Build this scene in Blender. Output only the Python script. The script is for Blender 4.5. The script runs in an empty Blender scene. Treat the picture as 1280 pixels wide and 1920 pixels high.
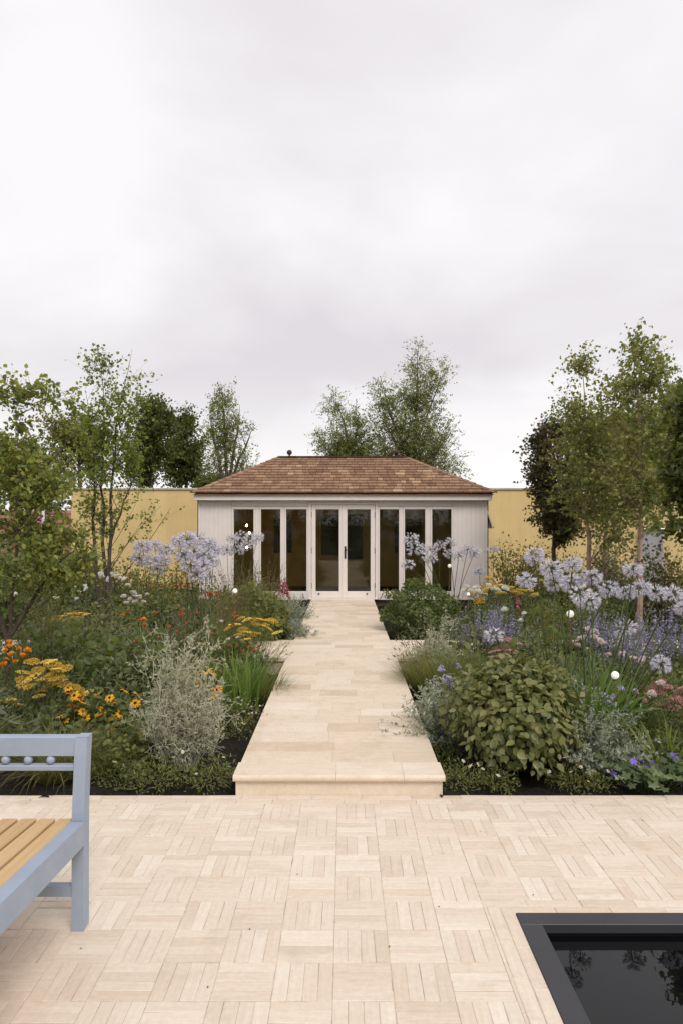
import bpy, math, random
import numpy as np
from mathutils import Vector

R = math.radians
scene = bpy.context.scene
C = scene.collection
rng = np.random.default_rng(11)
random.seed(11)

# ------------------------------------------------------------------ camera, sky, sun, exposure
CAM_H, FPX, VX, VY = 1.55, 1306.0, 645.0, 983.0      # eye height, focal length and principal point in photo pixels
cam_d = bpy.data.cameras.new('camera')
cam_d.sensor_fit = 'VERTICAL'; cam_d.sensor_height = 36.0
cam_d.lens = 36.0 * FPX / 1920.0
cam_d.shift_x = -(VX - 640.0) / 1920.0
cam_d.shift_y = (VY - 960.0) / 1920.0
cam_d.clip_start = 0.05; cam_d.clip_end = 3000
cam = bpy.data.objects.new('camera', cam_d); C.objects.link(cam)
cam.location = (0, 0, CAM_H); cam.rotation_euler = (R(90), 0, 0)
scene.camera = cam

SUN_EL, SUN_AZ = 48.0, 152.0           # azimuth clockwise from +Y (into the picture): from the right, behind the camera
world = bpy.data.worlds.new('World'); scene.world = world; world.use_nodes = True
nt = world.node_tree; nt.nodes.clear()
def wn(t, **k):
    n = nt.nodes.new(t)
    for a, b in k.items(): setattr(n, a, b)
    return n
w_out = wn('ShaderNodeOutputWorld'); w_bg = wn('ShaderNodeBackground'); w_bg.inputs['Strength'].default_value = 0.1
nt.links.new(w_bg.outputs[0], w_out.inputs[0])
w_sky = wn('ShaderNodeTexSky', sky_type='NISHITA', sun_disc=False)
w_sky.sun_elevation = R(SUN_EL); w_sky.sun_rotation = R(SUN_AZ); w_sky.dust_density = 3.0
w_tc = wn('ShaderNodeTexCoord')
w_sep = wn('ShaderNodeSeparateXYZ'); nt.links.new(w_tc.outputs['Generated'], w_sep.inputs[0])
# cloud sheet: the view direction carried onto a plane overhead
w_zc = wn('ShaderNodeMath', operation='MAXIMUM'); nt.links.new(w_sep.outputs['Z'], w_zc.inputs[0]); w_zc.inputs[1].default_value = 0.0
w_za = wn('ShaderNodeMath', operation='ADD'); nt.links.new(w_zc.outputs[0], w_za.inputs[0]); w_za.inputs[1].default_value = 0.22
w_dx = wn('ShaderNodeMath', operation='DIVIDE'); nt.links.new(w_sep.outputs['X'], w_dx.inputs[0]); nt.links.new(w_za.outputs[0], w_dx.inputs[1])
w_dy = wn('ShaderNodeMath', operation='DIVIDE'); nt.links.new(w_sep.outputs['Y'], w_dy.inputs[0]); nt.links.new(w_za.outputs[0], w_dy.inputs[1])
w_cmb = wn('ShaderNodeCombineXYZ'); nt.links.new(w_dx.outputs[0], w_cmb.inputs[0]); nt.links.new(w_dy.outputs[0], w_cmb.inputs[1]); w_cmb.inputs[2].default_value = 3.7
w_noi = wn('ShaderNodeTexNoise'); w_noi.inputs['Scale'].default_value = 1.15; w_noi.inputs['Detail'].default_value = 5.0
w_noi.inputs['Roughness'].default_value = 0.48; w_noi.inputs['Distortion'].default_value = 0.25
nt.links.new(w_cmb.outputs[0], w_noi.inputs['Vector'])
w_rmp = wn('ShaderNodeValToRGB')
w_rmp.color_ramp.elements[0].position = 0.35; w_rmp.color_ramp.elements[0].color = (0.495, 0.470, 0.490, 1)
w_rmp.color_ramp.elements[1].position = 0.66; w_rmp.color_ramp.elements[1].color = (0.645, 0.628, 0.638, 1)
nt.links.new(w_noi.outputs['Fac'], w_rmp.inputs[0])
# the cloud thins to a bright band above the horizon
w_hz = wn('ShaderNodeMapRange'); w_hz.inputs[1].default_value = 0.02; w_hz.inputs[2].default_value = 0.24
w_hz.inputs[3].default_value = 1.0; w_hz.inputs[4].default_value = 0.0; w_hz.interpolation_type = 'SMOOTHSTEP'
nt.links.new(w_sep.outputs['Z'], w_hz.inputs[0])
w_mh = wn('ShaderNodeMix', data_type='RGBA'); nt.links.new(w_hz.outputs[0], w_mh.inputs[0])
nt.links.new(w_rmp.outputs[0], w_mh.inputs[6]); w_mh.inputs[7].default_value = (0.685, 0.672, 0.668, 1)
w_sc = wn('ShaderNodeVectorMath', operation='SCALE'); nt.links.new(w_mh.outputs[2], w_sc.inputs[0]); w_sc.inputs['Scale'].default_value = 10.0
w_mix = wn('ShaderNodeMix', data_type='RGBA'); w_mix.inputs[0].default_value = 0.965
nt.links.new(w_sky.outputs[0], w_mix.inputs[6]); nt.links.new(w_sc.outputs[0], w_mix.inputs[7])
nt.links.new(w_mix.outputs[2], w_bg.inputs[0])

sun_d = bpy.data.lights.new('sun', 'SUN'); sun_d.energy = 1.5; sun_d.angle = R(28); sun_d.color = (1.0, 0.955, 0.90)
sun = bpy.data.objects.new('sun', sun_d); C.objects.link(sun)
sdir = Vector((math.sin(R(SUN_AZ)) * math.cos(R(SUN_EL)), math.cos(R(SUN_AZ)) * math.cos(R(SUN_EL)), math.sin(R(SUN_EL))))
sun.rotation_euler = sdir.to_track_quat('Z', 'Y').to_euler(); sun.location = sdir * 30

scene.view_settings.view_transform = 'Standard'; scene.view_settings.look = 'None'
scene.view_settings.gamma = 1.0; scene.view_settings.exposure = 0.64
scene.view_settings.use_curve_mapping = False
scene.render.engine = 'CYCLES'
scene.cycles.use_denoising = True
scene.cycles.max_bounces = 8; scene.cycles.transparent_max_bounces = 16
scene.cycles.diffuse_bounces = 4; scene.cycles.glossy_bounces = 3; scene.cycles.transmission_bounces = 4

# ------------------------------------------------------------------ pixel helpers (a pixel is a direction; Y is the distance)
def px(x, Y): return (x - VX) * Y / FPX
def pz(y, Y): return CAM_H - (y - VY) * Y / FPX
def W(x, y, Y): return np.array((px(x, Y), Y, pz(y, Y)))
def gY(y, z=0.0): return FPX * (CAM_H - z) / (y - VY)

# ------------------------------------------------------------------ geometry helpers
def nrm(a): return a / np.maximum(np.linalg.norm(a, axis=-1, keepdims=True), 1e-9)
class G:
    """collects polygons and builds ONE mesh"""
    def __init__(s): s.v = []; s.f = []; s.n = 0
    def add(s, V, F, m=0):
        V = np.asarray(V, float).reshape(-1, 3)
        if isinstance(F, np.ndarray): s.f.append((F + s.n, m))
        else:
            by = {}
            for q in F: by.setdefault(len(q), []).append(q)
            for k, l in by.items(): s.f.append((np.array(l, int) + s.n, m))
        s.v.append(V); s.n += len(V); return s
    def mesh(s, name, mats, smooth=False):
        me = bpy.data.meshes.new(name)
        V = np.concatenate(s.v); me.vertices.add(len(V)); me.vertices.foreach_set('co', V.ravel())
        li = np.concatenate([f.ravel() for f, m in s.f]); lt = np.concatenate([np.full(len(f), f.shape[1]) for f, m in s.f])
        mi = np.concatenate([np.full(len(f), m) for f, m in s.f])
        me.loops.add(len(li)); me.loops.foreach_set('vertex_index', li.astype(np.int32))
        me.polygons.add(len(lt)); me.polygons.foreach_set('loop_start', np.concatenate([[0], np.cumsum(lt)[:-1]]).astype(np.int32))
        me.polygons.foreach_set('loop_total', lt.astype(np.int32)); me.polygons.foreach_set('material_index', mi.astype(np.int32))
        me.polygons.foreach_set('use_smooth', np.full(len(lt), bool(smooth)))
        for m in (mats if isinstance(mats, (list, tuple)) else [mats]): me.materials.append(m)
        me.update(calc_edges=True); return me
    # --- solids
    def box(s, x0, x1, y0, y1, z0, z1, b=0.0, m=0):
        if b <= 0:
            V = [(x, y, z) for z in (z0, z1) for y in (y0, y1) for x in (x0, x1)]
            return s.add(V, [(0, 2, 3, 1), (4, 5, 7, 6), (0, 1, 5, 4), (2, 6, 7, 3), (0, 4, 6, 2), (1, 3, 7, 5)], m)
        c = np.array(((x0 + x1) / 2, (y0 + y1) / 2, (z0 + z1) / 2)); h = np.array((x1 - x0, y1 - y0, z1 - z0)) / 2
        b = min(b, *(h * 0.95)); V = []; idx = {}
        for sx in (-1, 1):
            for sy in (-1, 1):
                for sz in (-1, 1):
                    for a in range(3):
                        sg = np.array((sx, sy, sz)); p = sg * (h - b); p[a] = sg[a] * h[a]
                        idx[(sx, sy, sz, a)] = len(V); V.append(c + p)
        F = []
        for a in range(3):
            o = [k for k in range(3) if k != a]
            for sa in (-1, 1):
                q = []
                for (u, w) in ((-1, -1), (1, -1), (1, 1), (-1, 1)):
                    k = [0, 0, 0]; k[a] = sa; k[o[0]] = u; k[o[1]] = w; q.append(idx[(*k, a)])
                F.append(q if (sa > 0) != (a == 1) else q[::-1])
        for a in range(3):
            o = [k for k in range(3) if k != a]
            for u in (-1, 1):
                for w in (-1, 1):
                    def kk(t, ax):
                        k = [0, 0, 0]; k[a] = t; k[o[0]] = u; k[o[1]] = w; return idx[(*k, ax)]
                    F.append([kk(-1, o[0]), kk(1, o[0]), kk(1, o[1]), kk(-1, o[1])])
        for k in [(x, y, z) for x in (-1, 1) for y in (-1, 1) for z in (-1, 1)]: F.append([idx[(*k, 0)], idx[(*k, 1)], idx[(*k, 2)]])
        return s.add(V, F, m)
    def prism(s, poly, axis, a0, a1, m=0):
        """polygon in the other two axes carried from a0 to a1 along axis"""
        n = len(poly); V = []
        for a in (a0, a1):
            for (u, w) in poly:
                V.append({'x': (a, u, w), 'y': (u, a, w), 'z': (u, w, a)}[axis])
        F = [tuple(range(n))[::-1], tuple(range(n, 2 * n))] + [(i, (i + 1) % n, n + (i + 1) % n, n + i) for i in range(n)]
        return s.add(V, F, m)
    def hexa(s, pts, m=0):   # 8 points: bottom 4 then top 4
        return s.add(pts, [(3, 2, 1, 0), (4, 5, 6, 7), (0, 1, 5, 4), (1, 2, 6, 5), (2, 3, 7, 6), (3, 0, 4, 7)], m)
    def lathe(s, prof, c=(0, 0, 0), n=12, m=0):
        V = []; k = len(prof)
        for (r, z) in prof:
            for i in range(n):
                a = 2 * math.pi * i / n; V.append((c[0] + r * math.cos(a), c[1] + r * math.sin(a), c[2] + z))
        F = [(j * n + i, j * n + (i + 1) % n, (j + 1) * n + (i + 1) % n, (j + 1) * n + i) for j in range(k - 1) for i in range(n)]
        F += [tuple(range(n))[::-1], tuple(range((k - 1) * n, k * n))]
        return s.add(V, F, m)
    def tubes(s, P, Rr, sides=4, m=0):
        """P (N,k,3) polylines, Rr (N,k) radii"""
        P = np.asarray(P, float); N, k, _ = P.shape; Rr = np.broadcast_to(np.asarray(Rr, float), (N, k))
        T = nrm(np.gradient(P, axis=1)); ref = np.where(np.abs(nrm(P[:, -1] - P[:, 0])[:, None, 2:3]) > 0.8, np.array((1.0, 0.13, 0)), np.array((0, 0.1, 1.0)))
        A = nrm(np.cross(T, np.broadcast_to(ref, T.shape))); B = np.cross(T, A)
        an = np.arange(sides) * 2 * math.pi / sides
        V = P[:, :, None] + Rr[:, :, None, None] * (A[:, :, None] * np.cos(an)[None, None, :, None] + B[:, :, None] * np.sin(an)[None, None, :, None])
        i = np.arange(sides); j = (i + 1) % sides; F = []
        for a in range(k - 1): F.append(np.stack([a * sides + i, a * sides + j, (a + 1) * sides + j, (a + 1) * sides + i], 1))
        F = np.concatenate(F)
        F = (F[None] + (np.arange(N) * k * sides)[:, None, None]).reshape(-1, 4)
        return s.add(V.reshape(-1, 3), F, m)
    def ribbons(s, P, Wd, side, fold=0.0, m=0):
        """P (N,k,3), Wd (N,k) half widths, side (N,3); fold makes a keel"""
        P = np.asarray(P, float); N, k, _ = P.shape; sd = np.asarray(side)[:, None, :]; Wd = Wd[:, :, None]
        if fold:
            T = nrm(np.gradient(P, axis=1)); up = nrm(np.cross(np.broadcast_to(sd, T.shape), T))
            V = np.stack([P - sd * Wd + up * Wd * fold, P, P + sd * Wd + up * Wd * fold], 2); q = 3
        else: V = np.stack([P - sd * Wd, P + sd * Wd], 2); q = 2
        F = []
        for a in range(k - 1):
            for b in range(q - 1): F.append((a * q + b, a * q + b + 1, (a + 1) * q + b + 1, (a + 1) * q + b))
        F = np.array(F); F = (F[None] + (np.arange(N) * k * q)[:, None, None]).reshape(-1, 4)
        return s.add(V.reshape(-1, 3), F, m)
    def leaves(s, tmpl, P, D, U, S, m=0):
        """template (V,F) with length along x, width along y, normal z; P (N,3) D dir, U up hint, S (N,) or (N,3) sizes"""
        TV, TF = tmpl; P = np.asarray(P, float); N = len(P); D = nrm(np.asarray(D, float)); S = np.asarray(S, float)
        if S.ndim == 1: S = np.repeat(S[:, None], 3, 1)
        Y = nrm(np.cross(U, D)); Z = np.cross(D, Y)
        V = P[:, None] + TV[None, :, 0:1] * (S[:, 0:1] * D)[:, None] + TV[None, :, 1:2] * (S[:, 1:2] * Y)[:, None] + TV[None, :, 2:3] * (S[:, 2:3] * Z)[:, None]
        n = len(TV); off = (np.arange(N) * n)[:, None, None]
        for F in TF: s.add_raw(F, off, m)
        s.v.append(V.reshape(-1, 3)); s.n += N * n; return s
    def add_raw(s, F, off, m): s.f.append(((F[None] + off + s.n).reshape(-1, F.shape[1]), m))

def T(V, *F): return (np.array(V, float), [np.array(f, int) for f in F])
KITE = T([(0, 0, 0), (.42, .36, .06), (1, 0, -.12), (.42, -.36, .06)], [(0, 3, 2), (0, 2, 1)])
OVAL = T([(0, 0, 0), (.25, .3, .05), (.62, .33, .02), (1, 0, -.14), (.62, -.33, .02), (.25, -.3, .05), (.45, 0, -.05)],
         [(0, 6, 1), (1, 6, 2), (2, 6, 3), (3, 6, 4), (4, 6, 5), (5, 6, 0)])
LANCE = T([(0, 0, 0), (.35, .15, .05), (1, 0, -.18), (.35, -.15, .05), (.4, 0, -.0)], [(0, 4, 1), (1, 4, 2), (2, 4, 3), (3, 4, 0)])
def lobed(n=5):
    V = [(0.0, 0, 0)]
    for i in range(2 * n + 1):
        a = (i / (2 * n) - .5) * 2 * math.pi * .86; r = 1.0 if i % 2 else .62
        V.append((.12 + r * .6 * math.cos(a), r * .6 * math.sin(a), .05 * (i % 2) - .06 * r))
    return T(V, [(0, i + 1, i + 2) for i in range(2 * n)])
LOBED = lobed(); LOBED3 = lobed(3)

def link(o, parent=None):
    C.objects.link(o)
    if parent is not None: o.parent = parent
    return o
def obj(name, g, mats, parent=None, smooth=False, kind=None):
    me = g.mesh(name, mats, smooth) if isinstance(g, G) else g
    o = link(bpy.data.objects.new(name, me), parent)
    if kind: o['kind'] = kind
    return o
def tag(o, label=None, cat=None, group=None, kind=None):
    if label: o['label'] = label
    if cat: o['category'] = cat
    if group: o['group'] = group
    if kind: o['kind'] = kind
    return o
def thing(name, label, cat, loc=(0, 0, 0), rz=0.0, group=None):
    o = link(bpy.data.objects.new(name, None)); o.location = loc; o.rotation_euler = (0, 0, rz); o.empty_display_size = 0.1
    return tag(o, label, cat, group)
def copy_tree(o, parent=None):
    c = o.copy(); link(c); c.parent = parent
    for ch in list(o.children): copy_tree(ch, c)
    return c
def place(o, loc, rz=0.0, s=1.0, label=None, group=None):
    o.location = loc; o.rotation_euler = (0, 0, rz); o.scale = (s, s, s) if np.isscalar(s) else s
    return tag(o, label, None, group)

# ------------------------------------------------------------------ materials
def mat(name):
    m = bpy.data.materials.new(name); m.use_nodes = True; m.node_tree.nodes.clear(); return m, m.node_tree
def N(t, ty, **k):
    n = t.nodes.new(ty)
    for a, b in k.items():
        if a in ('operation', 'data_type', 'blend_type', 'feature', 'noise_dimensions', 'interpolation_type', 'wave_type', 'bands_direction'): setattr(n, a, b)
        else: n.inputs[a].default_value = b
    return n
def rnd(t):
    """a random number for each loose piece and each object"""
    g = N(t, 'ShaderNodeNewGeometry'); oi = N(t, 'ShaderNodeObjectInfo'); a = N(t, 'ShaderNodeMath', operation='ADD'); f = N(t, 'ShaderNodeMath', operation='FRACT')
    t.links.new(g.outputs['Random Per Island'], a.inputs[0]); t.links.new(oi.outputs['Random'], a.inputs[1]); t.links.new(a.outputs[0], f.inputs[0])
    return f.outputs[0], g
def ramp(t, fac, stops):
    r = N(t, 'ShaderNodeValToRGB'); e = r.color_ramp.elements
    while len(e) < len(stops): e.new(0.5)
    for i, (p, c) in enumerate(stops): e[i].position = p; e[i].color = (*c, 1)
    t.links.new(fac, r.inputs[0]); return r.outputs[0]
def mixc(t, f, a, b, blend='MIX'):
    n = N(t, 'ShaderNodeMix', data_type='RGBA', blend_type=blend)
    for s, i in ((f, 0), (a, 6), (b, 7)):
        if hasattr(s, 'is_linked'): t.links.new(s, n.inputs[i])
        else: n.inputs[i].default_value = (*s, 1) if isinstance(s, tuple) else s
    return n.outputs[2]
def out(t, sh):
    o = N(t, 'ShaderNodeOutputMaterial'); t.links.new(sh, o.inputs[0])
def noise(t, scale, detail=3.0, vec=None, rough=0.5):
    n = N(t, 'ShaderNodeTexNoise', Scale=scale, Detail=detail, Roughness=rough)
    if vec is not None: t.links.new(vec, n.inputs['Vector'])
    return n.outputs['Fac']

def leafmat(name, cols, trans=0.28, rough=0.5, spec=0.35, patch=0.35, tint=(1.75, 1.75, 1.15)):
    """cols: 2-4 colours spread over the leaves; a slow noise shifts whole patches"""
    m, t = mat(name); f, g = rnd(t)
    nz = noise(t, 2.3, 2, g.outputs['Position'])
    a = N(t, 'ShaderNodeMath', operation='MULTIPLY_ADD'); t.links.new(nz, a.inputs[0]); a.inputs[1].default_value = patch * 2; a.inputs[2].default_value = -patch
    b = N(t, 'ShaderNodeMath', operation='ADD'); t.links.new(f, b.inputs[0]); t.links.new(a.outputs[0], b.inputs[1])
    col = ramp(t, b.outputs[0], [(i / (len(cols) - 1), c) for i, c in enumerate(cols)])
    p = N(t, 'ShaderNodeBsdfPrincipled', Roughness=rough); p.inputs['Specular IOR Level'].default_value = spec
    t.links.new(col, p.inputs['Base Color'])
    if trans:
        tr = N(t, 'ShaderNodeBsdfTranslucent'); t.links.new(mixc(t, 1.0, col, tint, 'MULTIPLY'), tr.inputs[0])
        mx = N(t, 'ShaderNodeMixShader', Fac=trans); t.links.new(p.outputs[0], mx.inputs[1]); t.links.new(tr.outputs[0], mx.inputs[2]); out(t, mx.outputs[0])
    else: out(t, p.outputs[0])
    return m
def petalmat(name, cols, trans=0.3, rough=0.6): return leafmat(name, cols, trans, rough, 0.2, 0.12, (1.12, 1.12, 1.12))
def plain(name, c, rough=0.5, spec=0.4, metal=0.0, nscale=0, namt=0.15, bump=0.0, bscale=60):
    m, t = mat(name); p = N(t, 'ShaderNodeBsdfPrincipled', Roughness=rough, Metallic=metal); p.inputs['Specular IOR Level'].default_value = spec
    g = N(t, 'ShaderNodeNewGeometry')
    if nscale:
        nz = noise(t, nscale, 4, g.outputs['Position'])
        lo = tuple(x * (1 - namt) for x in c); hi = tuple(min(1, x * (1 + namt)) for x in c)
        t.links.new(ramp(t, nz, [(.3, lo), (.7, hi)]), p.inputs['Base Color'])
    else: p.inputs['Base Color'].default_value = (*c, 1)
    if bump:
        b = N(t, 'ShaderNodeBump', Strength=bump, Distance=0.004); t.links.new(noise(t, bscale, 4, g.outputs['Position']), b.inputs['Height']); t.links.new(b.outputs[0], p.inputs['Normal'])
    out(t, p.outputs[0]); return m

M = {}
def stone(name, cols, patchcol, pscale, grain=(9, 60, 1), rough=0.7, patch=(.5, .7)):
    m, t = mat(name); f, g = rnd(t); pos = g.outputs['Position']
    col = ramp(t, f, [(i / (len(cols) - 1), c) for i, c in enumerate(cols)])
    n1 = noise(t, pscale, 4, pos, 0.6)
    col = mixc(t, ramp(t, n1, [(patch[0], (0, 0, 0)), (patch[1], (.75, .75, .75))]), col, patchcol)
    mp = N(t, 'ShaderNodeMapping'); mp.inputs['Scale'].default_value = grain; tc = N(t, 'ShaderNodeTexCoord'); t.links.new(tc.outputs['Object'], mp.inputs[0])
    ga = noise(t, 7, 6, mp.outputs[0], 0.65)
    col = mixc(t, .5, col, ramp(t, ga, [(.25, (.80, .78, .75)), (.75, (1.12, 1.11, 1.1))]), 'MULTIPLY')
    fine = noise(t, 45, 5, pos, 0.7)
    col = mixc(t, .5, col, ramp(t, fine, [(.3, (.84, .83, .81)), (.62, (1.06, 1.06, 1.06))]), 'MULTIPLY')
    pits = noise(t, 150, 2, pos, 0.5)
    col = mixc(t, ramp(t, pits, [(.70, (0, 0, 0)), (.78, (.5, .5, .5))]), col, tuple(c * .55 for c in cols[0]))
    st_ = noise(t, 3.7, 7, pos, 0.72)
    col = mixc(t, ramp(t, st_, [(.54, (0, 0, 0)), (.66, (.42, .42, .42))]), col, tuple(c * k for c, k in zip(cols[0], (.80, .77, .72))))
    lt = noise(t, 2.1, 6, pos, 0.7)
    col = mixc(t, ramp(t, lt, [(.56, (0, 0, 0)), (.70, (.5, .5, .5))]), col, tuple(min(.8, c * 1.08) for c in cols[2]))
    p = N(t, 'ShaderNodeBsdfPrincipled', Roughness=rough); p.inputs['Specular IOR Level'].default_value = 0.3
    t.links.new(col, p.inputs['Base Color'])
    b = N(t, 'ShaderNodeBump', Strength=.3, Distance=0.003); t.links.new(fine, b.inputs['Height']); t.links.new(b.outputs[0], p.inputs['Normal'])
    out(t, p.outputs[0]); return m
M['brick'] = stone('clay_paver', [(.60, .505, .405), (.65, .565, .47), (.685, .605, .51), (.635, .54, .44), (.71, .635, .54), (.62, .52, .42)], (.635, .52, .41), 1.6, (1, 9, 1), patch=(.52, .72))
M['slab'] = stone('limestone_slab', [(.56, .45, .33), (.65, .55, .435), (.72, .63, .52), (.61, .50, .38), (.69, .595, .48), (.67, .57, .455)], (.62, .50, .375), 2.2, (1, 5, 1), 0.65)
M['mortar'] = plain('joint_sand', (.47, .40, .32), .95, .1, nscale=14, namt=.35)
M['soil'] = plain('dark_soil', (.016, .0125, .010), .95, .15, nscale=35, namt=.6, bump=1.0, bscale=70)
M['field'] = plain('field_grass', (.085, .09, .04), .95, .1, nscale=.6, namt=.35)
M['paint'] = plain('greige_paint', (.735, .665, .625), .55, .35, nscale=5, namt=.035, bump=.08, bscale=90)
m, t = mat('ochre_render'); g = N(t, 'ShaderNodeNewGeometry'); pos = g.outputs['Position']
mp = N(t, 'ShaderNodeMapping'); mp.inputs['Scale'].default_value = (2.2, 2.2, .16); t.links.new(pos, mp.inputs[0])
col = ramp(t, noise(t, 1.0, 5, pos, .6), [(.3, (.60, .45, .20)), (.7, (.69, .525, .25))])
col = mixc(t, .55, col, ramp(t, noise(t, 1.6, 6, mp.outputs[0], .65), [(.3, (.84, .82, .78)), (.65, (1.06, 1.06, 1.06))]), 'MULTIPLY')
col = mixc(t, .4, col, ramp(t, noise(t, 26, 4, pos, .6), [(.3, (.88, .87, .86)), (.7, (1.06, 1.06, 1.06))]), 'MULTIPLY')
p = N(t, 'ShaderNodeBsdfPrincipled', Roughness=.9); t.links.new(col, p.inputs['Base Color'])
b = N(t, 'ShaderNodeBump', Strength=.35, Distance=.004); t.links.new(noise(t, 110, 3, pos), b.inputs['Height']); t.links.new(b.outputs[0], p.inputs['Normal']); out(t, p.outputs[0]); M['wall'] = m
M['coping'] = plain('stone_coping', (.47, .41, .36), .8, .2, nscale=9, namt=.15)
M['black_metal'] = plain('black_iron', (.012, .012, .013), .4, .5)
m, t = mat('blue_paint'); g = N(t, 'ShaderNodeNewGeometry'); pos = g.outputs['Position']
col = ramp(t, noise(t, 5, 5, pos, .65), [(.3, (.265, .315, .405)), (.5, (.29, .342, .432)), (.72, (.31, .36, .45))])
sc_ = noise(t, 60, 3, pos, .6); col = mixc(t, ramp(t, sc_, [(.68, (0, 0, 0)), (.76, (.35, .35, .35))]), col, (.22, .25, .31))
mp = N(t, 'ShaderNodeMapping'); mp.inputs['Scale'].default_value = (6, 90, 90); t.links.new(pos, mp.inputs[0])
p = N(t, 'ShaderNodeBsdfPrincipled', Roughness=.45); t.links.new(col, p.inputs['Base Color']); t.links.new(ramp(t, noise(t, 12, 4, pos), [(.3, (.36, .36, .36)), (.7, (.58, .58, .58))]), p.inputs['Roughness'])
b = N(t, 'ShaderNodeBump', Strength=.22, Distance=.003); t.links.new(noise(t, 2.0, 4, mp.outputs[0]), b.inputs['Height']); t.links.new(b.outputs[0], p.inputs['Normal']); out(t, p.outputs[0]); M['blue'] = m
M['rim'] = plain('grey_coated_metal', (.038, .038, .043), .5, .45, nscale=3, namt=.12)
M['pit'] = plain('black_liner', (.004, .004, .005), .6, .3)
M['dark'] = plain('dark_interior', (.085, .065, .048), .8, .2)
M['mustard'] = plain('mustard_wall', (.62, .42, .14), .85, .2)
M['copper'] = plain('copper_stake', (.32, .19, .12), .4, .5, metal=.7)
M['steel'] = plain('grey_steel', (.42, .41, .43), .38, .5, metal=.65, nscale=2, namt=.1)
M['white'] = plain('white_metal', (.72, .70, .68), .5, .4)
M['purple'] = plain('purple_board', (.26, .05, .19), .6, .3)
M['lilac_print'] = plain('pale_print', (.62, .42, .58), .6, .3)
M['brown_roof'] = plain('brown_tile', (.26, .13, .085), .85, .2, nscale=4, namt=.3)
M['house'] = plain('brick_red', (.34, .19, .13), .9, .2, nscale=3, namt=.2)
m, t = mat('cedar_shingle'); f, g = rnd(t)
col = ramp(t, f, [(0, (.17, .098, .064)), (.25, (.27, .165, .102)), (.5, (.22, .13, .083)), (.75, (.34, .225, .145)), (.92, (.25, .145, .092)), (1, (.42, .30, .195))])
mp = N(t, 'ShaderNodeMapping'); mp.inputs['Scale'].default_value = (60, 4, 4); t.links.new(g.outputs['Position'], mp.inputs[0])
col = mixc(t, .8, col, ramp(t, noise(t, 1.0, 5, mp.outputs[0], .6), [(.3, (.68, .66, .64)), (.7, (1.2, 1.18, 1.15))]), 'MULTIPLY')
p = N(t, 'ShaderNodeBsdfPrincipled', Roughness=.8); p.inputs['Specular IOR Level'].default_value = .2
t.links.new(col, p.inputs['Base Color']); out(t, p.outputs[0]); M['shingle'] = m
m, t = mat('iroko_slat'); f, g = rnd(t)
mp = N(t, 'ShaderNodeMapping'); mp.inputs['Scale'].default_value = (26, 1.2, 8); tc = N(t, 'ShaderNodeTexCoord'); t.links.new(tc.outputs['Object'], mp.inputs[0])
gr = noise(t, 3.2, 6, mp.outputs[0], .6)
col = mixc(t, .6, ramp(t, f, [(0, (.50, .335, .165)), (.5, (.57, .395, .205)), (1, (.47, .305, .145))]), ramp(t, gr, [(.3, (.78, .74, .68)), (.7, (1.12, 1.12, 1.12))]), 'MULTIPLY')
p = N(t, 'ShaderNodeBsdfPrincipled', Roughness=.55); t.links.new(col, p.inputs['Base Color']); out(t, p.outputs[0]); M['slat'] = m
m, t = mat('window_glass')
fr = N(t, 'ShaderNodeFresnel', IOR=1.48); tr = N(t, 'ShaderNodeBsdfTransparent'); tr.inputs[0].default_value = (.86, .87, .85, 1)
gl = N(t, 'ShaderNodeBsdfGlossy', Roughness=.015); gl.inputs[0].default_value = (.9, .9, .9, 1)
mx = N(t, 'ShaderNodeMixShader'); t.links.new(fr.outputs[0], mx.inputs[0]); t.links.new(tr.outputs[0], mx.inputs[1]); t.links.new(gl.outputs[0], mx.inputs[2]); out(t, mx.outputs[0]); M['glass'] = m
m, t = mat('dark_water'); p = N(t, 'ShaderNodeBsdfPrincipled', Roughness=.01, IOR=1.36); p.inputs['Base Color'].default_value = (.004, .004, .005, 1)
g = N(t, 'ShaderNodeNewGeometry'); b = N(t, 'ShaderNodeBump', Strength=.03, Distance=.01); t.links.new(noise(t, 9, 2, g.outputs['Position']), b.inputs['Height']); t.links.new(b.outputs[0], p.inputs['Normal'])
out(t, p.outputs[0]); M['water'] = m
def glow(name, c, s, base):
    m, t = mat(name); p = N(t, 'ShaderNodeBsdfPrincipled', Roughness=.35); p.inputs['Base Color'].default_value = (*base, 1)
    p.inputs['Emission Color'].default_value = (*c, 1); p.inputs['Emission Strength'].default_value = s; out(t, p.outputs[0]); return m
M['orb'] = glow('opal_globe', (1, .93, .78), .26, (.8, .78, .72)); M['bulb'] = glow('warm_bulb', (1, .66, .24), 45, (.8, .7, .4))

M['bark'] = plain('brown_bark', (.075, .058, .044), .9, .2, nscale=14, namt=.35, bump=.5, bscale=50)
M['birch_bark'] = plain('pinkish_birch_bark', (.36, .255, .19), .8, .2, nscale=10, namt=.25)
M['greybark'] = plain('grey_bark', (.12, .10, .08), .9, .2, nscale=12, namt=.3)
M['stem'] = plain('green_stem', (.075, .10, .035), .6, .3, nscale=8, namt=.25)
M['palestem'] = plain('pale_twig', (.40, .40, .30), .75, .2, nscale=9, namt=.2)
M['rednstem'] = plain('dark_red_stem', (.06, .035, .025), .7, .3)
M['L_oak'] = leafmat('dark_leaf', [(0.062, 0.079, 0.022), (0.100, 0.120, 0.033), (0.158, 0.174, 0.045)], .42)
M['L_olive'] = leafmat('olive_leaf', [(0.101, 0.114, 0.030), (0.167, 0.178, 0.046), (0.247, 0.240, 0.062)], .45)
M['L_birch'] = leafmat('birch_leaf', [(0.109, 0.138, 0.040), (0.196, 0.221, 0.064), (0.293, 0.311, 0.097)], .45)
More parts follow.
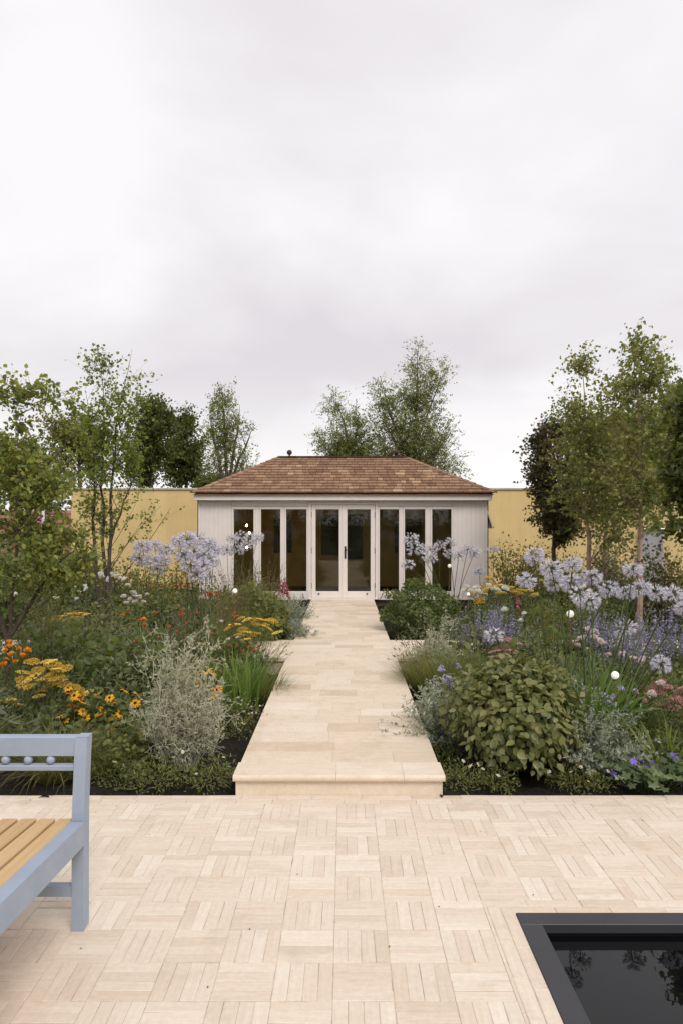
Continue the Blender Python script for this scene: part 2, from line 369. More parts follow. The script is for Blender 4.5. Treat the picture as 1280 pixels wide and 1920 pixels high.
M['L_fresh'] = leafmat('fresh_leaf', [(0.102, 0.143, 0.028), (0.176, 0.217, 0.043), (0.267, 0.293, 0.062)], .45)
M['L_tree'] = leafmat('hawthorn_leaf', [(0.081, 0.110, 0.031), (0.150, 0.185, 0.046), (0.231, 0.261, 0.065), (0.324, 0.323, 0.081)], .45)
M['L_copper'] = leafmat('copper_leaf', [(.062, .060, .026), (.085, .085, .034), (.10, .085, .04), (.14, .105, .055)], .42)
M['L_shrub'] = leafmat('viburnum_leaf', [(.10, .12, .036), (.15, .17, .052), (.20, .21, .07), (.24, .225, .09)], .3, .45, .45)
M['L_dark'] = leafmat('dark_green_leaf', [(0.071, 0.098, 0.033), (0.116, 0.151, 0.049), (0.183, 0.208, 0.069)], .42)
M['L_mid'] = leafmat('mid_green_leaf', [(0.102, 0.122, 0.041), (0.160, 0.183, 0.057), (0.228, 0.232, 0.075)], .42)
M['L_grey'] = leafmat('grey_green_leaf', [(0.112, 0.124, 0.072), (0.159, 0.169, 0.099), (0.222, 0.221, 0.132)], .42)
M['L_silver'] = leafmat('silver_leaf', [(.29, .295, .205), (.385, .385, .275), (.47, .46, .34)], .2, .75, .15)
M['L_artem'] = leafmat('artemisia_leaf', [(.23, .26, .20), (.31, .335, .265), (.40, .42, .335)], .2, .75, .15)
M['L_strap'] = leafmat('strap_leaf', [(0.079, 0.135, 0.028), (0.127, 0.198, 0.041), (0.191, 0.262, 0.062)], .35, .4, .4)
M['L_grass'] = leafmat('fine_grass', [(0.103, 0.118, 0.045), (0.165, 0.171, 0.062), (0.248, 0.216, 0.095)], .42, .6, .2)
M['L_bronze'] = leafmat('bronze_grass', [(0.106, 0.088, 0.050), (0.163, 0.138, 0.075), (0.250, 0.188, 0.125)], .42, .6, .2)
M['L_lime'] = leafmat('lime_leaf', [(0.132, 0.171, 0.033), (0.187, 0.220, 0.050), (0.242, 0.264, 0.077)], .4)
M['L_ger'] = leafmat('geranium_leaf', [(0.084, 0.118, 0.050), (0.126, 0.168, 0.076), (0.185, 0.227, 0.101)], .42)
M['P_agap'] = petalmat('lilac_petal', [(.55, .53, .625), (.65, .63, .70), (.75, .735, .78)], .35)
M['P_agap_pale'] = petalmat('pale_lilac_petal', [(.58, .555, .61), (.66, .64, .68), (.74, .725, .745)], .3)
M['P_yellow'] = petalmat('yellow_floret', [(.66, .43, .05), (.75, .54, .09), (.70, .57, .19)], .15)
M['P_orange'] = petalmat('orange_petal', [(.70, .20, .012), (.78, .30, .02), (.75, .36, .03)], .25)
M['P_gold'] = petalmat('gold_petal', [(.70, .32, .015), (.75, .42, .02)], .25)
M['P_cone'] = plain('brown_cone', (.05, .018, .012), .9, .1)
M['P_rust'] = petalmat('rust_petal', [(.36, .075, .03), (.50, .13, .05), (.58, .22, .12)], .25)
M['P_pink'] = petalmat('pink_floret', [(.46, .19, .18), (.56, .28, .26), (.66, .42, .39)], .2)
M['P_rose'] = petalmat('rose_spike', [(.34, .06, .10), (.45, .12, .17)], .2)
M['P_white'] = petalmat('white_petal', [(.68, .67, .61), (.76, .75, .70)], .25)
M['P_blush'] = petalmat('blush_petal', [(.66, .55, .52), (.74, .68, .65)], .25)
M['P_violet'] = petalmat('violet_petal', [(.16, .10, .55), (.24, .15, .62)], .25)
M['P_lav'] = petalmat('lavender_floret', [(.22, .20, .32), (.30, .28, .41), (.40, .375, .50)], .25)
M['P_verb'] = petalmat('verbena_floret', [(.40, .37, .58), (.52, .49, .68)], .25)

# ------------------------------------------------------------------ ground, soil, terrace
POOL = (0.681, 2.55, 1.05, 2.77)        # outer edge of the pool rim: x0, x1, y0, y1
def sheet_with_hole(x0, x1, y0, y1, h, z):
    g = G(); hx0, hx1, hy0, hy1 = h
    for (a, b, c, d) in ((x0, hx0, y0, y1), (hx1, x1, y0, y1), (hx0, hx1, y0, hy0), (hx0, hx1, hy1, y1)):
        g.add([(a, c, z), (b, c, z), (b, d, z), (a, d, z)], [(0, 1, 2, 3)])
    return g
hole = (POOL[0] + .03, POOL[1] - .03, POOL[2] + .03, POOL[3] - .03)
tag(obj('ground', sheet_with_hole(-900, 900, -900, 1500, hole, -0.14), M['field']), kind='structure')
def soil(name, x0, x1, y0, y1, nx, ny):
    xs = np.linspace(x0, x1, nx); ys = np.linspace(y0, y1, ny); X, Y = np.meshgrid(xs, ys)
    r = np.random.default_rng(3)
    Z = -0.035 + 0.02 * np.sin(X * 3.1 + Y * 1.7) + 0.012 * np.sin(X * 9 - Y * 7) + r.normal(0, .008, X.shape)
    V = np.stack([X, Y, Z], 2).reshape(-1, 3); i = np.arange(ny - 1)[:, None] * nx + np.arange(nx - 1)[None]
    F = np.stack([i, i + 1, i + nx + 1, i + nx], 2).reshape(-1, 4)
    return tag(obj(name, G().add(V, F), M['soil'], smooth=True), kind='structure')
soil('soil_bed_left', -7.5, -0.60, 3.95, 17.1, 170, 260)
soil('soil_bed_right', 0.545, 9.5, 3.95, 17.1, 200, 260)

TX0, TX1, TY0, TY1 = -4.2, 4.2, -3.0, 3.985
terrace = tag(obj('terrace', sheet_with_hole(TX0, TX1, TY0, TY1, hole, -0.0022), M['mortar']), kind='structure')
gk = G(); gk.box(TX0, TX1, TY1 - .03, TY1 - .002, -0.13, -0.008); obj('edging', gk, M['mortar'], terrace)

def brick_mesh(seed, l=.1955, w=.0455, h=.012):
    """a paver lying along x, centred, top at z=0, worn edges"""
    r = np.random.default_rng(seed); b = .0014
    j = lambda s: r.uniform(-s, s)
    V = []
    for (z, k) in ((-h, 0), (-b, 0), (0, b * 1.3)):
        for (sx, sy) in ((-1, -1), (1, -1), (1, 1), (-1, 1)):
            V.append((sx * (l / 2 - k) + j(.0012), sy * (w / 2 - k) + j(.0009), z + (j(.0006) if z == 0 else 0)))
    F = [(8, 9, 10, 11)]
    for a in (0, 4):
        for i in range(4): F.append((a + i, a + (i + 1) % 4, a + 4 + (i + 1) % 4, a + 4 + i))
    return V, F
BR = [brick_mesh(s) for s in range(8)]
BRM = [G().add(v, f).mesh('paver', M['brick']) for v, f in BR]
bricks = []        # (x, y, quarter turn, length, width)
MX, MY = -0.038, 2.264
for i in range(-22, 23):
    for j in range(-28, 9):
        vert = (i + j) % 2 == 1
        for k in range(4):
            o = (k + .5) * .05
            cx, cy = MX + i * .2 + (.1 if not vert else o), MY + j * .2 + (o if not vert else .1)
            bricks.append((cx, cy, vert, .2, .05))
BAND = .106
clean = []
for (x, y, v, l, w) in bricks:
    hx, hy = (w / 2, l / 2) if v else (l / 2, w / 2)
    if x + hx > TX1 or x - hx < TX0 or y - hy < TY0: continue
    bx0, bx1, by0, by1 = POOL[0] - BAND, POOL[1] + BAND, POOL[2] - BAND, POOL[3] + BAND
    if x + hx > bx0 and x - hx < bx1 and y + hy > by0 and y - hy < by1:
        # trimmed against the course round the pool
        lft, abv = min(bx0, x + hx) - (x - hx), (y + hy) - max(by1, y - hy)
        if lft * hy >= abv * hx and lft > .006:
            nx, ny, ex, ey = x - hx + lft / 2, y, lft, 2 * hy
        elif abv > .006: nx, ny, ex, ey = x, y + hy - abv / 2, 2 * hx, abv
        else: continue
        clean.append((nx, ny, v, ey if v else ex, ex if v else ey)); continue
    clean.append((x, y, v, l, w))
yb = MY + 8 * .2 + .2 - .2
clean = [b for b in clean if b[1] < 3.87]
for row, yy in ((0, 3.895), (1, 3.955)):             # two stretcher courses along the far edge
    x = TX0 + .1 * row
    while x < TX1 - .3:
        l = random.choice((.2, .2, .24, .28)); clean.append((x + l / 2, yy, False, l, .0575)); x += l
for k in (0, 1):                                      # two courses round the pool
    o = .027 + k * .053
    x = POOL[0] - o - .026 - (.05 if k else 0)
    while x < POOL[1] + .1: clean.append((x + .11, POOL[3] + o - .001, False, .22, .052)); x += .22
    y = POOL[3] + (.0 if k == 0 else .052)
    while y > POOL[2] - .1: clean.append((POOL[0] - o + .001, y - .11, True, .22, .052)); y -= .22
def vis(b):
    x, y = b[0], b[1]
    if y < 2.10: return 0
    sx, sy = VX + FPX * x / y, VY + FPX * CAM_H / y
    if not (-20 < sx < 1300 and sy < 1950): return 0
    if sx < 160 and x < -1.0 and y < 2.6: return 0
    return b[3] * b[4] / y ** 3
order = sorted(range(len(clean)), key=lambda i: -vis(clean[i]))
single = set(order[:298]); rest = G()
for n, (x, y, v, l, w) in enumerate(clean):
    k = n % 8; dz = random.uniform(-.0011, .0008); sx, sy = (l - .0016) / .1957, (w - .0016) / .0457
    flip = math.pi * random.randint(0, 1); a = (math.pi / 2 if v else 0) + flip + random.uniform(-.006, .006)
    if n in single:
        o = link(bpy.data.objects.new('paver', BRM[k]), terrace); o.location = (x, y, dz); o.rotation_euler = (random.uniform(-.004, .004), random.uniform(-.004, .004), a); o.scale = (sx, sy, 1)
    else:
        V = np.array(BR[k][0]) * (sx, sy, 1); c, s_ = math.cos(a), math.sin(a)
        rest.add(np.stack([V[:, 0] * c - V[:, 1] * s_ + x, V[:, 0] * s_ + V[:, 1] * c + y, V[:, 2] + dz], 1), BR[k][1])
obj('further_pavers', rest, M['brick'], terrace, kind='stuff')

# ------------------------------------------------------------------ stone path
HP = 0.12; PX0, PX1 = -0.62, 0.562
M['grout'] = plain('pale_grout', (.52, .43, .33), .9, .15, nscale=30, namt=.12)
path = tag(obj('garden_path', G().box(PX0 + .02, PX1 - .02, 4.02, 13.30, -.13, HP - .0025)
               .box(-6.5, PX0 + .0, 7.46, 8.59, -.13, HP - .036).box(PX1 - .0, 8.5, 7.46, 8.59, -.13, HP - .036), M['grout']), kind='structure')
def slab(x0, x1, y0, y1, nose=False, z=HP):
    g = G(); j = .0007; z += random.uniform(-.0006, .0006)
    if nose:
        pr = [(y0 + .012, z - .036), (y0 + .004, z - .033), (y0, z - .024), (y0, z - .012), (y0 + .004, z - .004), (y0 + .012, z), (y1 - j, z), (y1 - j, z - .036)]
        g.prism(pr[::-1], 'x', x0 + j, x1 - j)
    else: g.box(x0 + j, x1 - j, y0 + j, y1 - j, z - .035, z, .001)
    return obj('slab', g, M['slab'], path)
def course(x0, x1, y0, y1, nose=False, lo=.26, hi=.56):
    x = x0
    while x < x1 - .01:
        l = random.uniform(lo, hi)
        if x1 - x - l < .2: l = x1 - x if x1 - x < hi + .12 else (x1 - x) / 2
        slab(x, x + l, y0, y1, nose); x += l
course(PX0 - .012, PX1 + .012, 3.958, 4.185, True, .38, .62)
ys = [4.185]
while ys[-1] < 13.2: ys.append(ys[-1] + random.choice((.185, .2, .2, .225)))
ys[-1] = 13.33
for a, b in zip(ys[:-1], ys[1:]): course(PX0, PX1, a, b)
for (a, b) in ((-3.4, PX0), (PX1, 3.4)):
    yy = 7.44
    for k in range(5): course(a, b, yy, yy + .234, lo=.36, hi=.62); yy += .234
for (a, b) in ((-6.5, -3.4), (3.4, 8.5)): slab(a, b, 7.44, 8.61)
x = PX0
for l in (1.182,): obj('riser', G().box(x + .001, x + l - .001, 3.985, 4.03, -.03, HP - .0365, .002), M['slab'], path); x += l
for (xa, sgn) in ((PX0, 1), (PX1, -1)):   # edge stones along both sides
    obj('path_edge', G().box(min(xa, xa + sgn * .02), max(xa, xa + sgn * .02), 4.03, 7.44, -.1, HP - .0362), M['slab'], path)

# ------------------------------------------------------------------ reflecting pool
x0, x1, y0, y1 = POOL; fw = .082; zt = .006; wl = -.045
pool = thing('reflecting_pool', 'sunken pool of black still water with a flat dark grey metal rim', 'pool', ((x0 + x1) / 2, (y0 + y1) / 2, 0))
ox, oy = pool.location.x, pool.location.y
def lp(a, b, c, d, e, f, bev=0): return G().box(a - ox, b - ox, c - oy, d - oy, e, f, bev)
for (a, b, c, d) in ((x0, x1, y1 - fw, y1), (x0, x1, y0, y0 + fw), (x0, x0 + fw, y0 + fw + .0006, y1 - fw - .0006), (x1 - fw, x1, y0 + fw + .0006, y1 - fw - .0006)):
    obj('rim', lp(a, b, c, d, -.030, zt, .002), M['rim'], pool)
i0 = fw - .012
for (a, b, c, d) in ((x0 + .03, x1 - .03, y1 - i0, y1 - .03), (x0 + .03, x1 - .03, y0 + .03, y0 + i0), (x0 + .03, x0 + i0, y0 + i0, y1 - i0), (x1 - i0, x1 - .03, y0 + i0, y1 - i0)):
    obj('lining', lp(a, b, c, d, -.40, -.0305), M['pit'], pool)
obj('basin_floor', lp(x0 + .03, x1 - .03, y0 + .03, y1 - .03, -.44, -.4005), M['pit'], pool)
obj('water', G().add([(x0 + i0 - ox, y0 + i0 - oy, wl), (x1 - i0 - ox, y0 + i0 - oy, wl), (x1 - i0 - ox, y1 - i0 - oy, wl), (x0 + i0 - ox, y1 - i0 - oy, wl)], [(0, 1, 2, 3)]), M['water'], pool)

# ------------------------------------------------------------------ bench
BX, BY, BL, BD = -0.990, 2.650, 1.50, 0.72          # right face of the rear post, its front face, length, depth
bench = thing('garden_bench', 'pale blue painted bench with golden wooden slats and a beaded back rail', 'bench', (BX - BL / 2, BY - BD / 2, 0))
bo = np.array((BX - BL / 2, BY - BD / 2, 0.0))
def bl(g): 
    for v in g.v: v -= bo
    return g
def seat_z(y): return .418 + (BY - y) * .062
pw, pd, lean = .046, .056, .040
for sgn in (0, 1):
    xr = BX - sgn * (BL - pw); xl = xr - pw
    g = G()
    zz = [(0, 0.0), (.45, .004), (.66, lean * .7), (.727, lean)]
    V = []; 
    for (z, o) in zz: V += [(xl, BY + o, z), (xr, BY + o, z), (xr, BY + pd + o * .9, z), (xl, BY + pd + o * .9, z)]
    F = [(3, 2, 1, 0), (12, 13, 14, 15)]
    for a in range(3):
        for i in range(4): F.append((a * 4 + i, a * 4 + (i + 1) % 4, a * 4 + 4 + (i + 1) % 4, a * 4 + 4 + i))
    obj('rear_post', bl(g.add(V, F)), M['blue'], bench)
    obj('front_leg', bl(G().box(xl, xr, BY - BD, BY - BD + .055, 0, seat_z(BY - BD) - .092, .002)), M['blue'], bench)
    g = G(); ya, yb_ = BY - BD, BY - .0008; d = .002
    pts = [(xl - .004 + d, ya, seat_z(ya) - .09), (xr + .003, ya, seat_z(ya) - .09), (xr + .003, yb_, seat_z(yb_) - .09), (xl - .004 + d, yb_, seat_z(yb_) - .09)]
    pts += [(p[0], p[1], p[2] + .09) for p in pts]
    obj('side_rail', bl(g.hexa(pts)), M['blue'], bench)
a, b = BX - BL + pw + .0006, BX - pw - .0006
obj('top_rail', bl(G().prism([(BY + lean - .002, .6555), (BY + lean + .046, .6555), (BY + lean + .050, .724), (BY + lean + .038, .7285), (BY + lean + .010, .7285), (BY + lean + .002, .724)], 'x', BX - BL - .0005, BX - pw + .003)), M['blue'], bench)
obj('top_rail_end', bl(G().box(BX - pw + .0035, BX + .0012, BY + lean - .001, BY + lean + .051, .7275, .7292)), M['blue'], bench)
obj('lower_rail', bl(G().box(a, b, BY + lean * .75, BY + lean * .75 + .034, .600, .621, .003)), M['blue'], bench)
xb = BX - pw - .098
while xb > a:
    prof = [(.0165 * math.sin(t_), -.0178 * math.cos(t_)) for t_ in np.linspace(.05, math.pi - .05, 9)]
    obj('bead', bl(G().lathe(prof, (xb, BY + lean * .75 + .017, .6382), 16)), M['blue'], bench, smooth=True); xb -= .0872
obj('rear_rail', bl(G().box(a, b, BY + .012, BY + .045, .31, .392, .002)), M['blue'], bench)
obj('stretcher', bl(G().box(a, b, BY + .006, BY + .046, .128, .166, .002)), M['blue'], bench)
obj('front_rail', bl(G().box(a, b, BY - BD + .004, BY - BD + .04, seat_z(BY - BD) - .115, seat_z(BY - BD) - .026, .002)), M['blue'], bench)
xs = BX - pw - .0045
while xs - .06 > a:
    g = G(); ya, yb_ = BY - BD + .006, BY + .038; bv = .003
    pr = [(xs - .060, 0), (xs - .060, .0195), (xs - .057, .0225), (xs - .003, .0225), (xs, .0195), (xs, 0)]
    V = [(x, y, seat_z(y) - .024 + z) for y in (ya, yb_) for (x, z) in pr]; n = 6
    F = [tuple(range(n)), tuple(range(n, 2 * n))[::-1]] + [(i, n + i, n + (i + 1) % n, (i + 1) % n) for i in range(n)]
    sl = obj('seat_slat', bl(g.add(V, F)), M['slat'], bench)
    for yy in (BY - .02, BY - BD + .04):
        obj('screw', bl(G().lathe([(.0032, -.001), (.0032, .0006), (.0012, .0009)], (xs - .03, yy, seat_z(yy) - .0012), 8)), M['steel'], sl)
    xs -= .0725

# ------------------------------------------------------------------ garden room
YF = 13.38
def bx(x): return (x - VX) * YF / FPX
def bz(y): return CAM_H - (y - VY) * YF / FPX
room = thing('garden_room', 'pale painted timber garden room with glazed doors and a hipped shingle roof', 'garden room', (0, 15.0, HP))
def rl(g):
    for v in g.v: v -= np.array((0, 15.0, HP))
    return g
WX0, WX1, WB = bx(373), bx(912), 16.02
ZT = bz(931)
glassx = [(439, 476), (490, 526), (537, 575), (711, 747), (758, 796), (809, 845)]
zg0, zg1, zb = bz(1108.5), bz(955), HP + .012
obj('floor', rl(G().box(WX0 + .03, WX1 - .03, YF + .03, WB, -.14, HP + .008)), M['dark'], room)
# boards of the front: two panels and the band over the windows
def boards(xa, xb, z0, z1, y=YF):
    n = max(1, round((xb - xa) / .088)); w = (xb - xa) / n
    for i in range(n):
        obj('board', rl(G().box(xa + i * w + .0005, xa + (i + 1) * w - .0005, y - .018 + random.uniform(0, .001), y + .004, z0, z1, .0022)), M['paint'], room)
obj('backing', rl(G().box(WX0, bx(435), YF + .005, YF + .04, zb, ZT).box(bx(849), WX1, YF + .005, YF + .04, zb, ZT).box(bx(435) + .0006, bx(849) - .0006, YF + .005, YF + .04, bz(949.5), ZT)), M['paint'], room)
boards(WX0 + .045, bx(435.5), zb, ZT); boards(bx(848.5), WX1 - .045, zb, ZT)
boards(bx(436), bx(578), bz(949.2), ZT); boards(bx(708), bx(848), bz(949.2), ZT); boards(bx(578.4), bx(707.6), bz(941.5), ZT)
for (a, b) in ((WX0 - .004, WX0 + .0445), (WX1 - .0445, WX1 + .004)): obj('corner_post', rl(G().box(a, b, YF - .024, YF + .05, zb, ZT, .003)), M['paint'], room)
obj('sill_beam', rl(G().box(WX0, bx(578), YF - .03, YF + .045, HP - .02, zb - .0006, .003).box(bx(708), WX1, YF - .03, YF + .045, HP - .02, zb - .0006, .003)), M['paint'], room)
# windows
wf = .034
for (a, b) in glassx:
    xa, xb = bx(a), bx(b)
    g = G().box(xa - wf, xa, YF - .03, YF + .03, zb, bz(949.8), .004).box(xb, xb + wf, YF - .03, YF + .03, zb, bz(949.8), .004)
    g.box(xa + .0004, xb - .0004, YF - .028, YF + .028, zb, zg0, .004).box(xa + .0004, xb - .0004, YF - .028, YF + .028, zg1, bz(949.8), .004)
    w = obj('window', rl(g), M['paint'], room)
    obj('pane', rl(G().box(xa - .004, xb + .004, YF - .004, YF + .004, zg0 - .004, zg1 + .004)), M['glass'], w)
for (a, b) in ((435.4, 439), (476, 490), (526, 537), (747, 758), (796, 809), (845, 848.6)):
    xa, xb = bx(a), bx(b)
    la = xa + (wf + .0006 if a in (476, 526, 747, 796, 845) else 0); lb = xb - (wf + .0006 if b in (439, 490, 537, 758, 809) else 0)
    if lb - la > .004: obj('mullion', rl(G().box(la, lb, YF - .02, YF + .04, zb, bz(949.9), .003)), M['paint'], room)
# doorway: posts, head, two leaves
for (a, b) in ((575 + 3.4, 583.6), (702.8, 711 - 3.4)): obj('door_post', rl(G().box(bx(a), bx(b), YF - .04, YF + .05, zb - .01, bz(942.2), .004)), M['paint'], room)
obj('door_head', rl(G().box(bx(583.7), bx(702.7), YF - .036, YF + .05, bz(945.6), bz(942.2), .003)), M['paint'], room)
obj('threshold', rl(G().box(bx(579), bx(707), YF - .07, YF + .05, HP - .01, HP + .0115, .003)), M['paint'], room)
dt, db = bz(946), HP + .016
for (a, b, ga, gb, sgn) in ((584.2, 643.0, 592, 635.5, -1), (643.5, 702.2, 650.5, 694, 1)):
    g = G(); y0, y1 = YF - .026, YF + .026
    g.box(bx(a), bx(ga), y0, y1, db, dt, .004).box(bx(gb), bx(b), y0, y1, db, dt, .004)
    g.box(bx(ga) + .0004, bx(gb) - .0004, y0 + .002, y1 - .002, db, zg0, .004).box(bx(ga) + .0004, bx(gb) - .0004, y0 + .002, y1 - .002, zg1, dt, .004)
    d = obj('door', rl(g), M['paint'], room)
    obj('pane', rl(G().box(bx(ga) - .004, bx(gb) + .004, YF - .004, YF + .004, zg0 - .004, zg1 + .004)), M['glass'], d)
    hx = bx(a) if sgn < 0 else bx(b)
    for hy in (965, 1032, 1098): obj('hinge', rl(G().box(hx - .006, hx + .006, y0 - .012, y0 - .001, bz(hy + 5), bz(hy - 5), .002)), M['black_metal'], d)
    kx = bx(598) if sgn < 0 else bx(687.5)
    obj('door_stop', rl(G().lathe([(.013, 0), (.016, .004), (.016, .02), (.01, .026)], (0, 0, 0), 10)), M['black_metal'], d).matrix_local = \
        __import__('mathutils').Matrix.Translation((kx, y0 - 15.0, bz(1113) - HP)) @ __import__('mathutils').Matrix.Rotation(R(90), 4, 'X') @ __import__('mathutils').Matrix.Translation((0, 15.0, HP))
    if sgn > 0:
        h = obj('handle', rl(G().box(bx(645.2), bx(648.6), y0 - .010, y0 - .0005, bz(1047.5), bz(1024), .004)), M['black_metal'], d)
        obj('strip', rl(G().box(bx(641.2), bx(644.6), y0 - .011, y0 - .0008, db + .003, dt - .003, .003)), M['paint'], d)
        obj('lever', rl(G().box(bx(646), bx(658), y0 - .048, y0 - .036, bz(1031.5), bz(1030), .003).box(bx(646), bx(647.6), y0 - .036, y0 - .0105, bz(1031.5), bz(1030))), M['black_metal'], d)
for (xa, xb) in ((568, 571.5), (717, 711)):
    c = np.array((bx(xa), YF - .035, bz(1113))); e = np.array((bx(xb), YF - .09, bz(1123)))
    obj('hook', rl(G().tubes(np.array([[c, c + (0, -.03, 0), (c + e) / 2 + (0, -.03, 0), e]]), .006, 6)), M['black_metal'], room)
# interior: mustard back wall with a dark panel, dark sides and ceiling
obj('inner_wall', rl(G().box(WX0 + .03, WX1 - .03, WB - .06, WB - .03, HP, ZT)), M['mustard'], room)
obj('outer_wall', rl(G().box(WX0, WX1, WB - .028, WB, HP - .1, ZT).box(WX0, WX0 + .03, YF + .045, WB - .029, HP - .1, ZT).box(WX1 - .03, WX1, YF + .045, WB - .029, HP - .1, ZT)), M['paint'], room)
for (a, b, c, d) in ((-.52, -.06, .85, 1.75), (.03, .42, .75, 1.75), (-1.6, -1.2, .9, 1.7), (1.15, 1.75, .9, 1.6)):
    obj('inner_panel', rl(G().box(a, b, WB - .09, WB - .062, c, d)), M['dark'], room)
obj('ceiling', rl(G().box(WX0 + .031, WX1 - .031, YF + .05, WB - .031, ZT - .03, ZT - .004)), M['mustard'], room)
obj('inner_side', rl(G().box(WX0 + .0305, WX0 + .04, YF + .05, WB - .065, HP + .01, ZT - .035).box(WX1 - .04, WX1 - .0305, YF + .05, WB - .065, HP + .01, ZT - .035)), M['mustard'], room)
lamp = thing('string_light', 'string of small warm glowing bulbs behind the outermost window, left of the doors', 'string lights', (bx(461), YF + .35, ZT - .05))
pts = [W(461, 940, YF + .35), W(463, 985, YF + .35), W(468, 999, YF + .35), W(463, 1026, YF + .35)]
cord = np.array([[p - np.array(lamp.location) for p in pts]]); cord[0, 0] = (0, 0, .02)
obj('cord', G().tubes(cord, .003, 4), M['black_metal'], lamp)
for p in cord[0][1:]:
    obj('bulb', G().lathe([(.004, .022), (.012, .016), (.018, .002), (.014, -.014), (.004, -.02)][::-1], p, 10), M['bulb'], lamp, smooth=True)
# fascia and soffit
EX0, EX1, EY0, EY1 = px(364, 13.22), px(922, 13.22), 13.22, 16.2
zf0, zf1 = pz(938, EY0), pz(926.5, EY0)
obj('fascia', rl(G().box(EX0, -.06, EY0, EY0 + .03, zf0, zf1, .004)), M['paint'], room)
obj('fascia', rl(G().box(-.0585, EX1, EY0, EY0 + .03, zf0, zf1, .004)), M['paint'], room)
obj('fascia_joint', rl(G().box(-.085, -.035, EY0 - .006, EY0 - .0005, zf0 + .002, zf1 - .002, .002)), M['paint'], room)
for x in (EX0, EX1 - .03): obj('fascia', rl(G().box(x, x + .03, EY0 + .0305, EY1, zf0, zf1, .003)), M['paint'], room)
obj('soffit', rl(G().box(EX0 + .0305, EX1 - .0305, EY0 + .0305, EY1, zf0 + .012, zf0 + .03)), M['paint'], room)
M['pipe'] = plain('dark_green_pipe', (.02, .035, .026), .5, .4)
for x in (WX0 - .030, WX1 + .032): obj('downpipe', rl(G().tubes(np.array([[(x, YF + .15, HP - .02), (x, YF + .15, zf0 + .0115)]]), .026, 10)), M['pipe'], room)
g = G(); sx = WX1 + .003
a = np.array((sx, YF + .05, bz(957))); b = np.array((sx + .115, YF + .05, bz(991))); dy = np.array((0, .55, 0)); th = np.array((.02, 0, .007))
g.hexa([b, b + dy, b + dy + th, b + th, a, a + dy, a + dy + th, a + th]); obj('side_window', rl(g), M['paint'], room)
# roof planes and shingles
ze, zr = pz(924.5, 13.17), pz(859, 14.70)
e00, e10 = np.array((px(362, 13.17), 13.17, ze)), np.array((px(926, 13.17), 13.17, ze)); RY = 14.70
e01, e11 = e00 + (0, 3.06, 0), e10 + (0, 3.06, 0)
r0, r1 = np.array((px(523, RY), RY, zr)), np.array((px(760, RY), RY, zr))
dn = np.array((0, 0, .028))
roof = obj('roof', rl(G().add(np.array([e00, e10, e11, e01, r0, r1]) - dn, [(0, 1, 5, 4), (1, 2, 5), (2, 3, 4, 5), (3, 0, 4), (0, 3, 2, 1)])), M['brown_roof'], room)
roof_o = np.array((0, 15.0, HP))
def shingle_unit(seed):
    r = np.random.default_rng(seed); L = .205; h = .019; s = r.uniform(-.006, .006)
    V = [(-.5, s, .003), (.5, -s, .003), (.5, L, .001), (-.5, L, .001), (-.5, s, h + .003), (.5, -s, h + .003), (.5, L, .003), (-.5, L, .003)]
    return V, [(4, 5, 6, 7), (0, 1, 5, 4), (1, 2, 6, 5), (3, 0, 4, 7)]
SH = [shingle_unit(s) for s in range(5)]; SHM = [G().add(v, f).mesh('shingle', M['shingle']) for v, f in SH]
from mathutils import Matrix
def roof_face(A, B, Cc, D, stuff, singles):
    """A,B eave ends (left,right from outside), Cc,D ridge ends (right,left)"""
    u = nrm(B - A); n = nrm(np.cross(u, (D - A))); v = np.cross(n, u); L = np.dot(D - A, v); wd = np.linalg.norm(B - A)
    nl, nr_ = np.dot(D - A, u), wd - np.dot(Cc - A, u); K = 13; e = L / K
    for i in range(-1, K):
        v0 = i * e; xl = nl * max(v0, 0) / L; xr = wd - nr_ * max(v0, 0) / L; x = xl - random.uniform(0, .1) if i >= 0 else xl
        while x < xr - .02:
            w = random.uniform(.10, .215); a_, b_ = max(x, xl) , min(x + w, xr); x += w
            if b_ - a_ < .02: continue
            vv = v0 + random.uniform(-.004, .004) if i >= 0 else -.012
            tilt = .055
            k = random.randrange(5)
            cen = A + u * ((a_ + b_) / 2) + v * vv + n * (.012 if i < 0 else .016)
            v2 = v * math.cos(tilt) - n * math.sin(tilt); n2 = n * math.cos(tilt) + v * math.sin(tilt)
            clip_l = b_ < xl + .26 and nl > 0; clip_r = a_ > xr - .26 and nr_ > 0
            if singles is not None and i >= 0 and not (a_ - xl < .14 or xr - b_ < .14):
                m4 = Matrix(((*(float(q) for q in (u[0] * (b_ - a_ - .007), v2[0], n2[0])), cen[0] - roof_o[0]), ((u[1] * (b_ - a_ - .007)), v2[1], n2[1], cen[1] - roof_o[1]), (u[2] * (b_ - a_ - .007), v2[2], n2[2], cen[2] - roof_o[2]), (0, 0, 0, 1)))
                if len(singles) < 298:
                    o = link(bpy.data.objects.new('shingle', SHM[k]), roof); o.matrix_local = m4; singles.append(o); continue
            V = np.array(SH[k][0]) * (b_ - a_ - .007, 1, 1)
            P = cen + V[:, :1] * u + V[:, 1:2] * v2 + V[:, 2:3] * n2
            # keep within the hips
            pu, pv = (P - A) @ u, (P - A) @ v
            lo, hi = nl * np.clip(pv, 0, L) / L, wd - nr_ * np.clip(pv, 0, L) / L
            P = P + (np.clip(pu, lo, hi) - pu)[:, None] * u
            stuff.add(P, SH[k][1])
    return n
st = G(); sing = []
nf = roof_face(e00, e10, r1, r0, st, sing)
nr2 = roof_face(e10, e11, r1, r1, st, None); nb = roof_face(e11, e01, r0, r1, st, None); nl2 = roof_face(e01, e00, r0, r0, st, None)
obj('further_shingles', rl(st), M['shingle'], roof, kind='stuff')
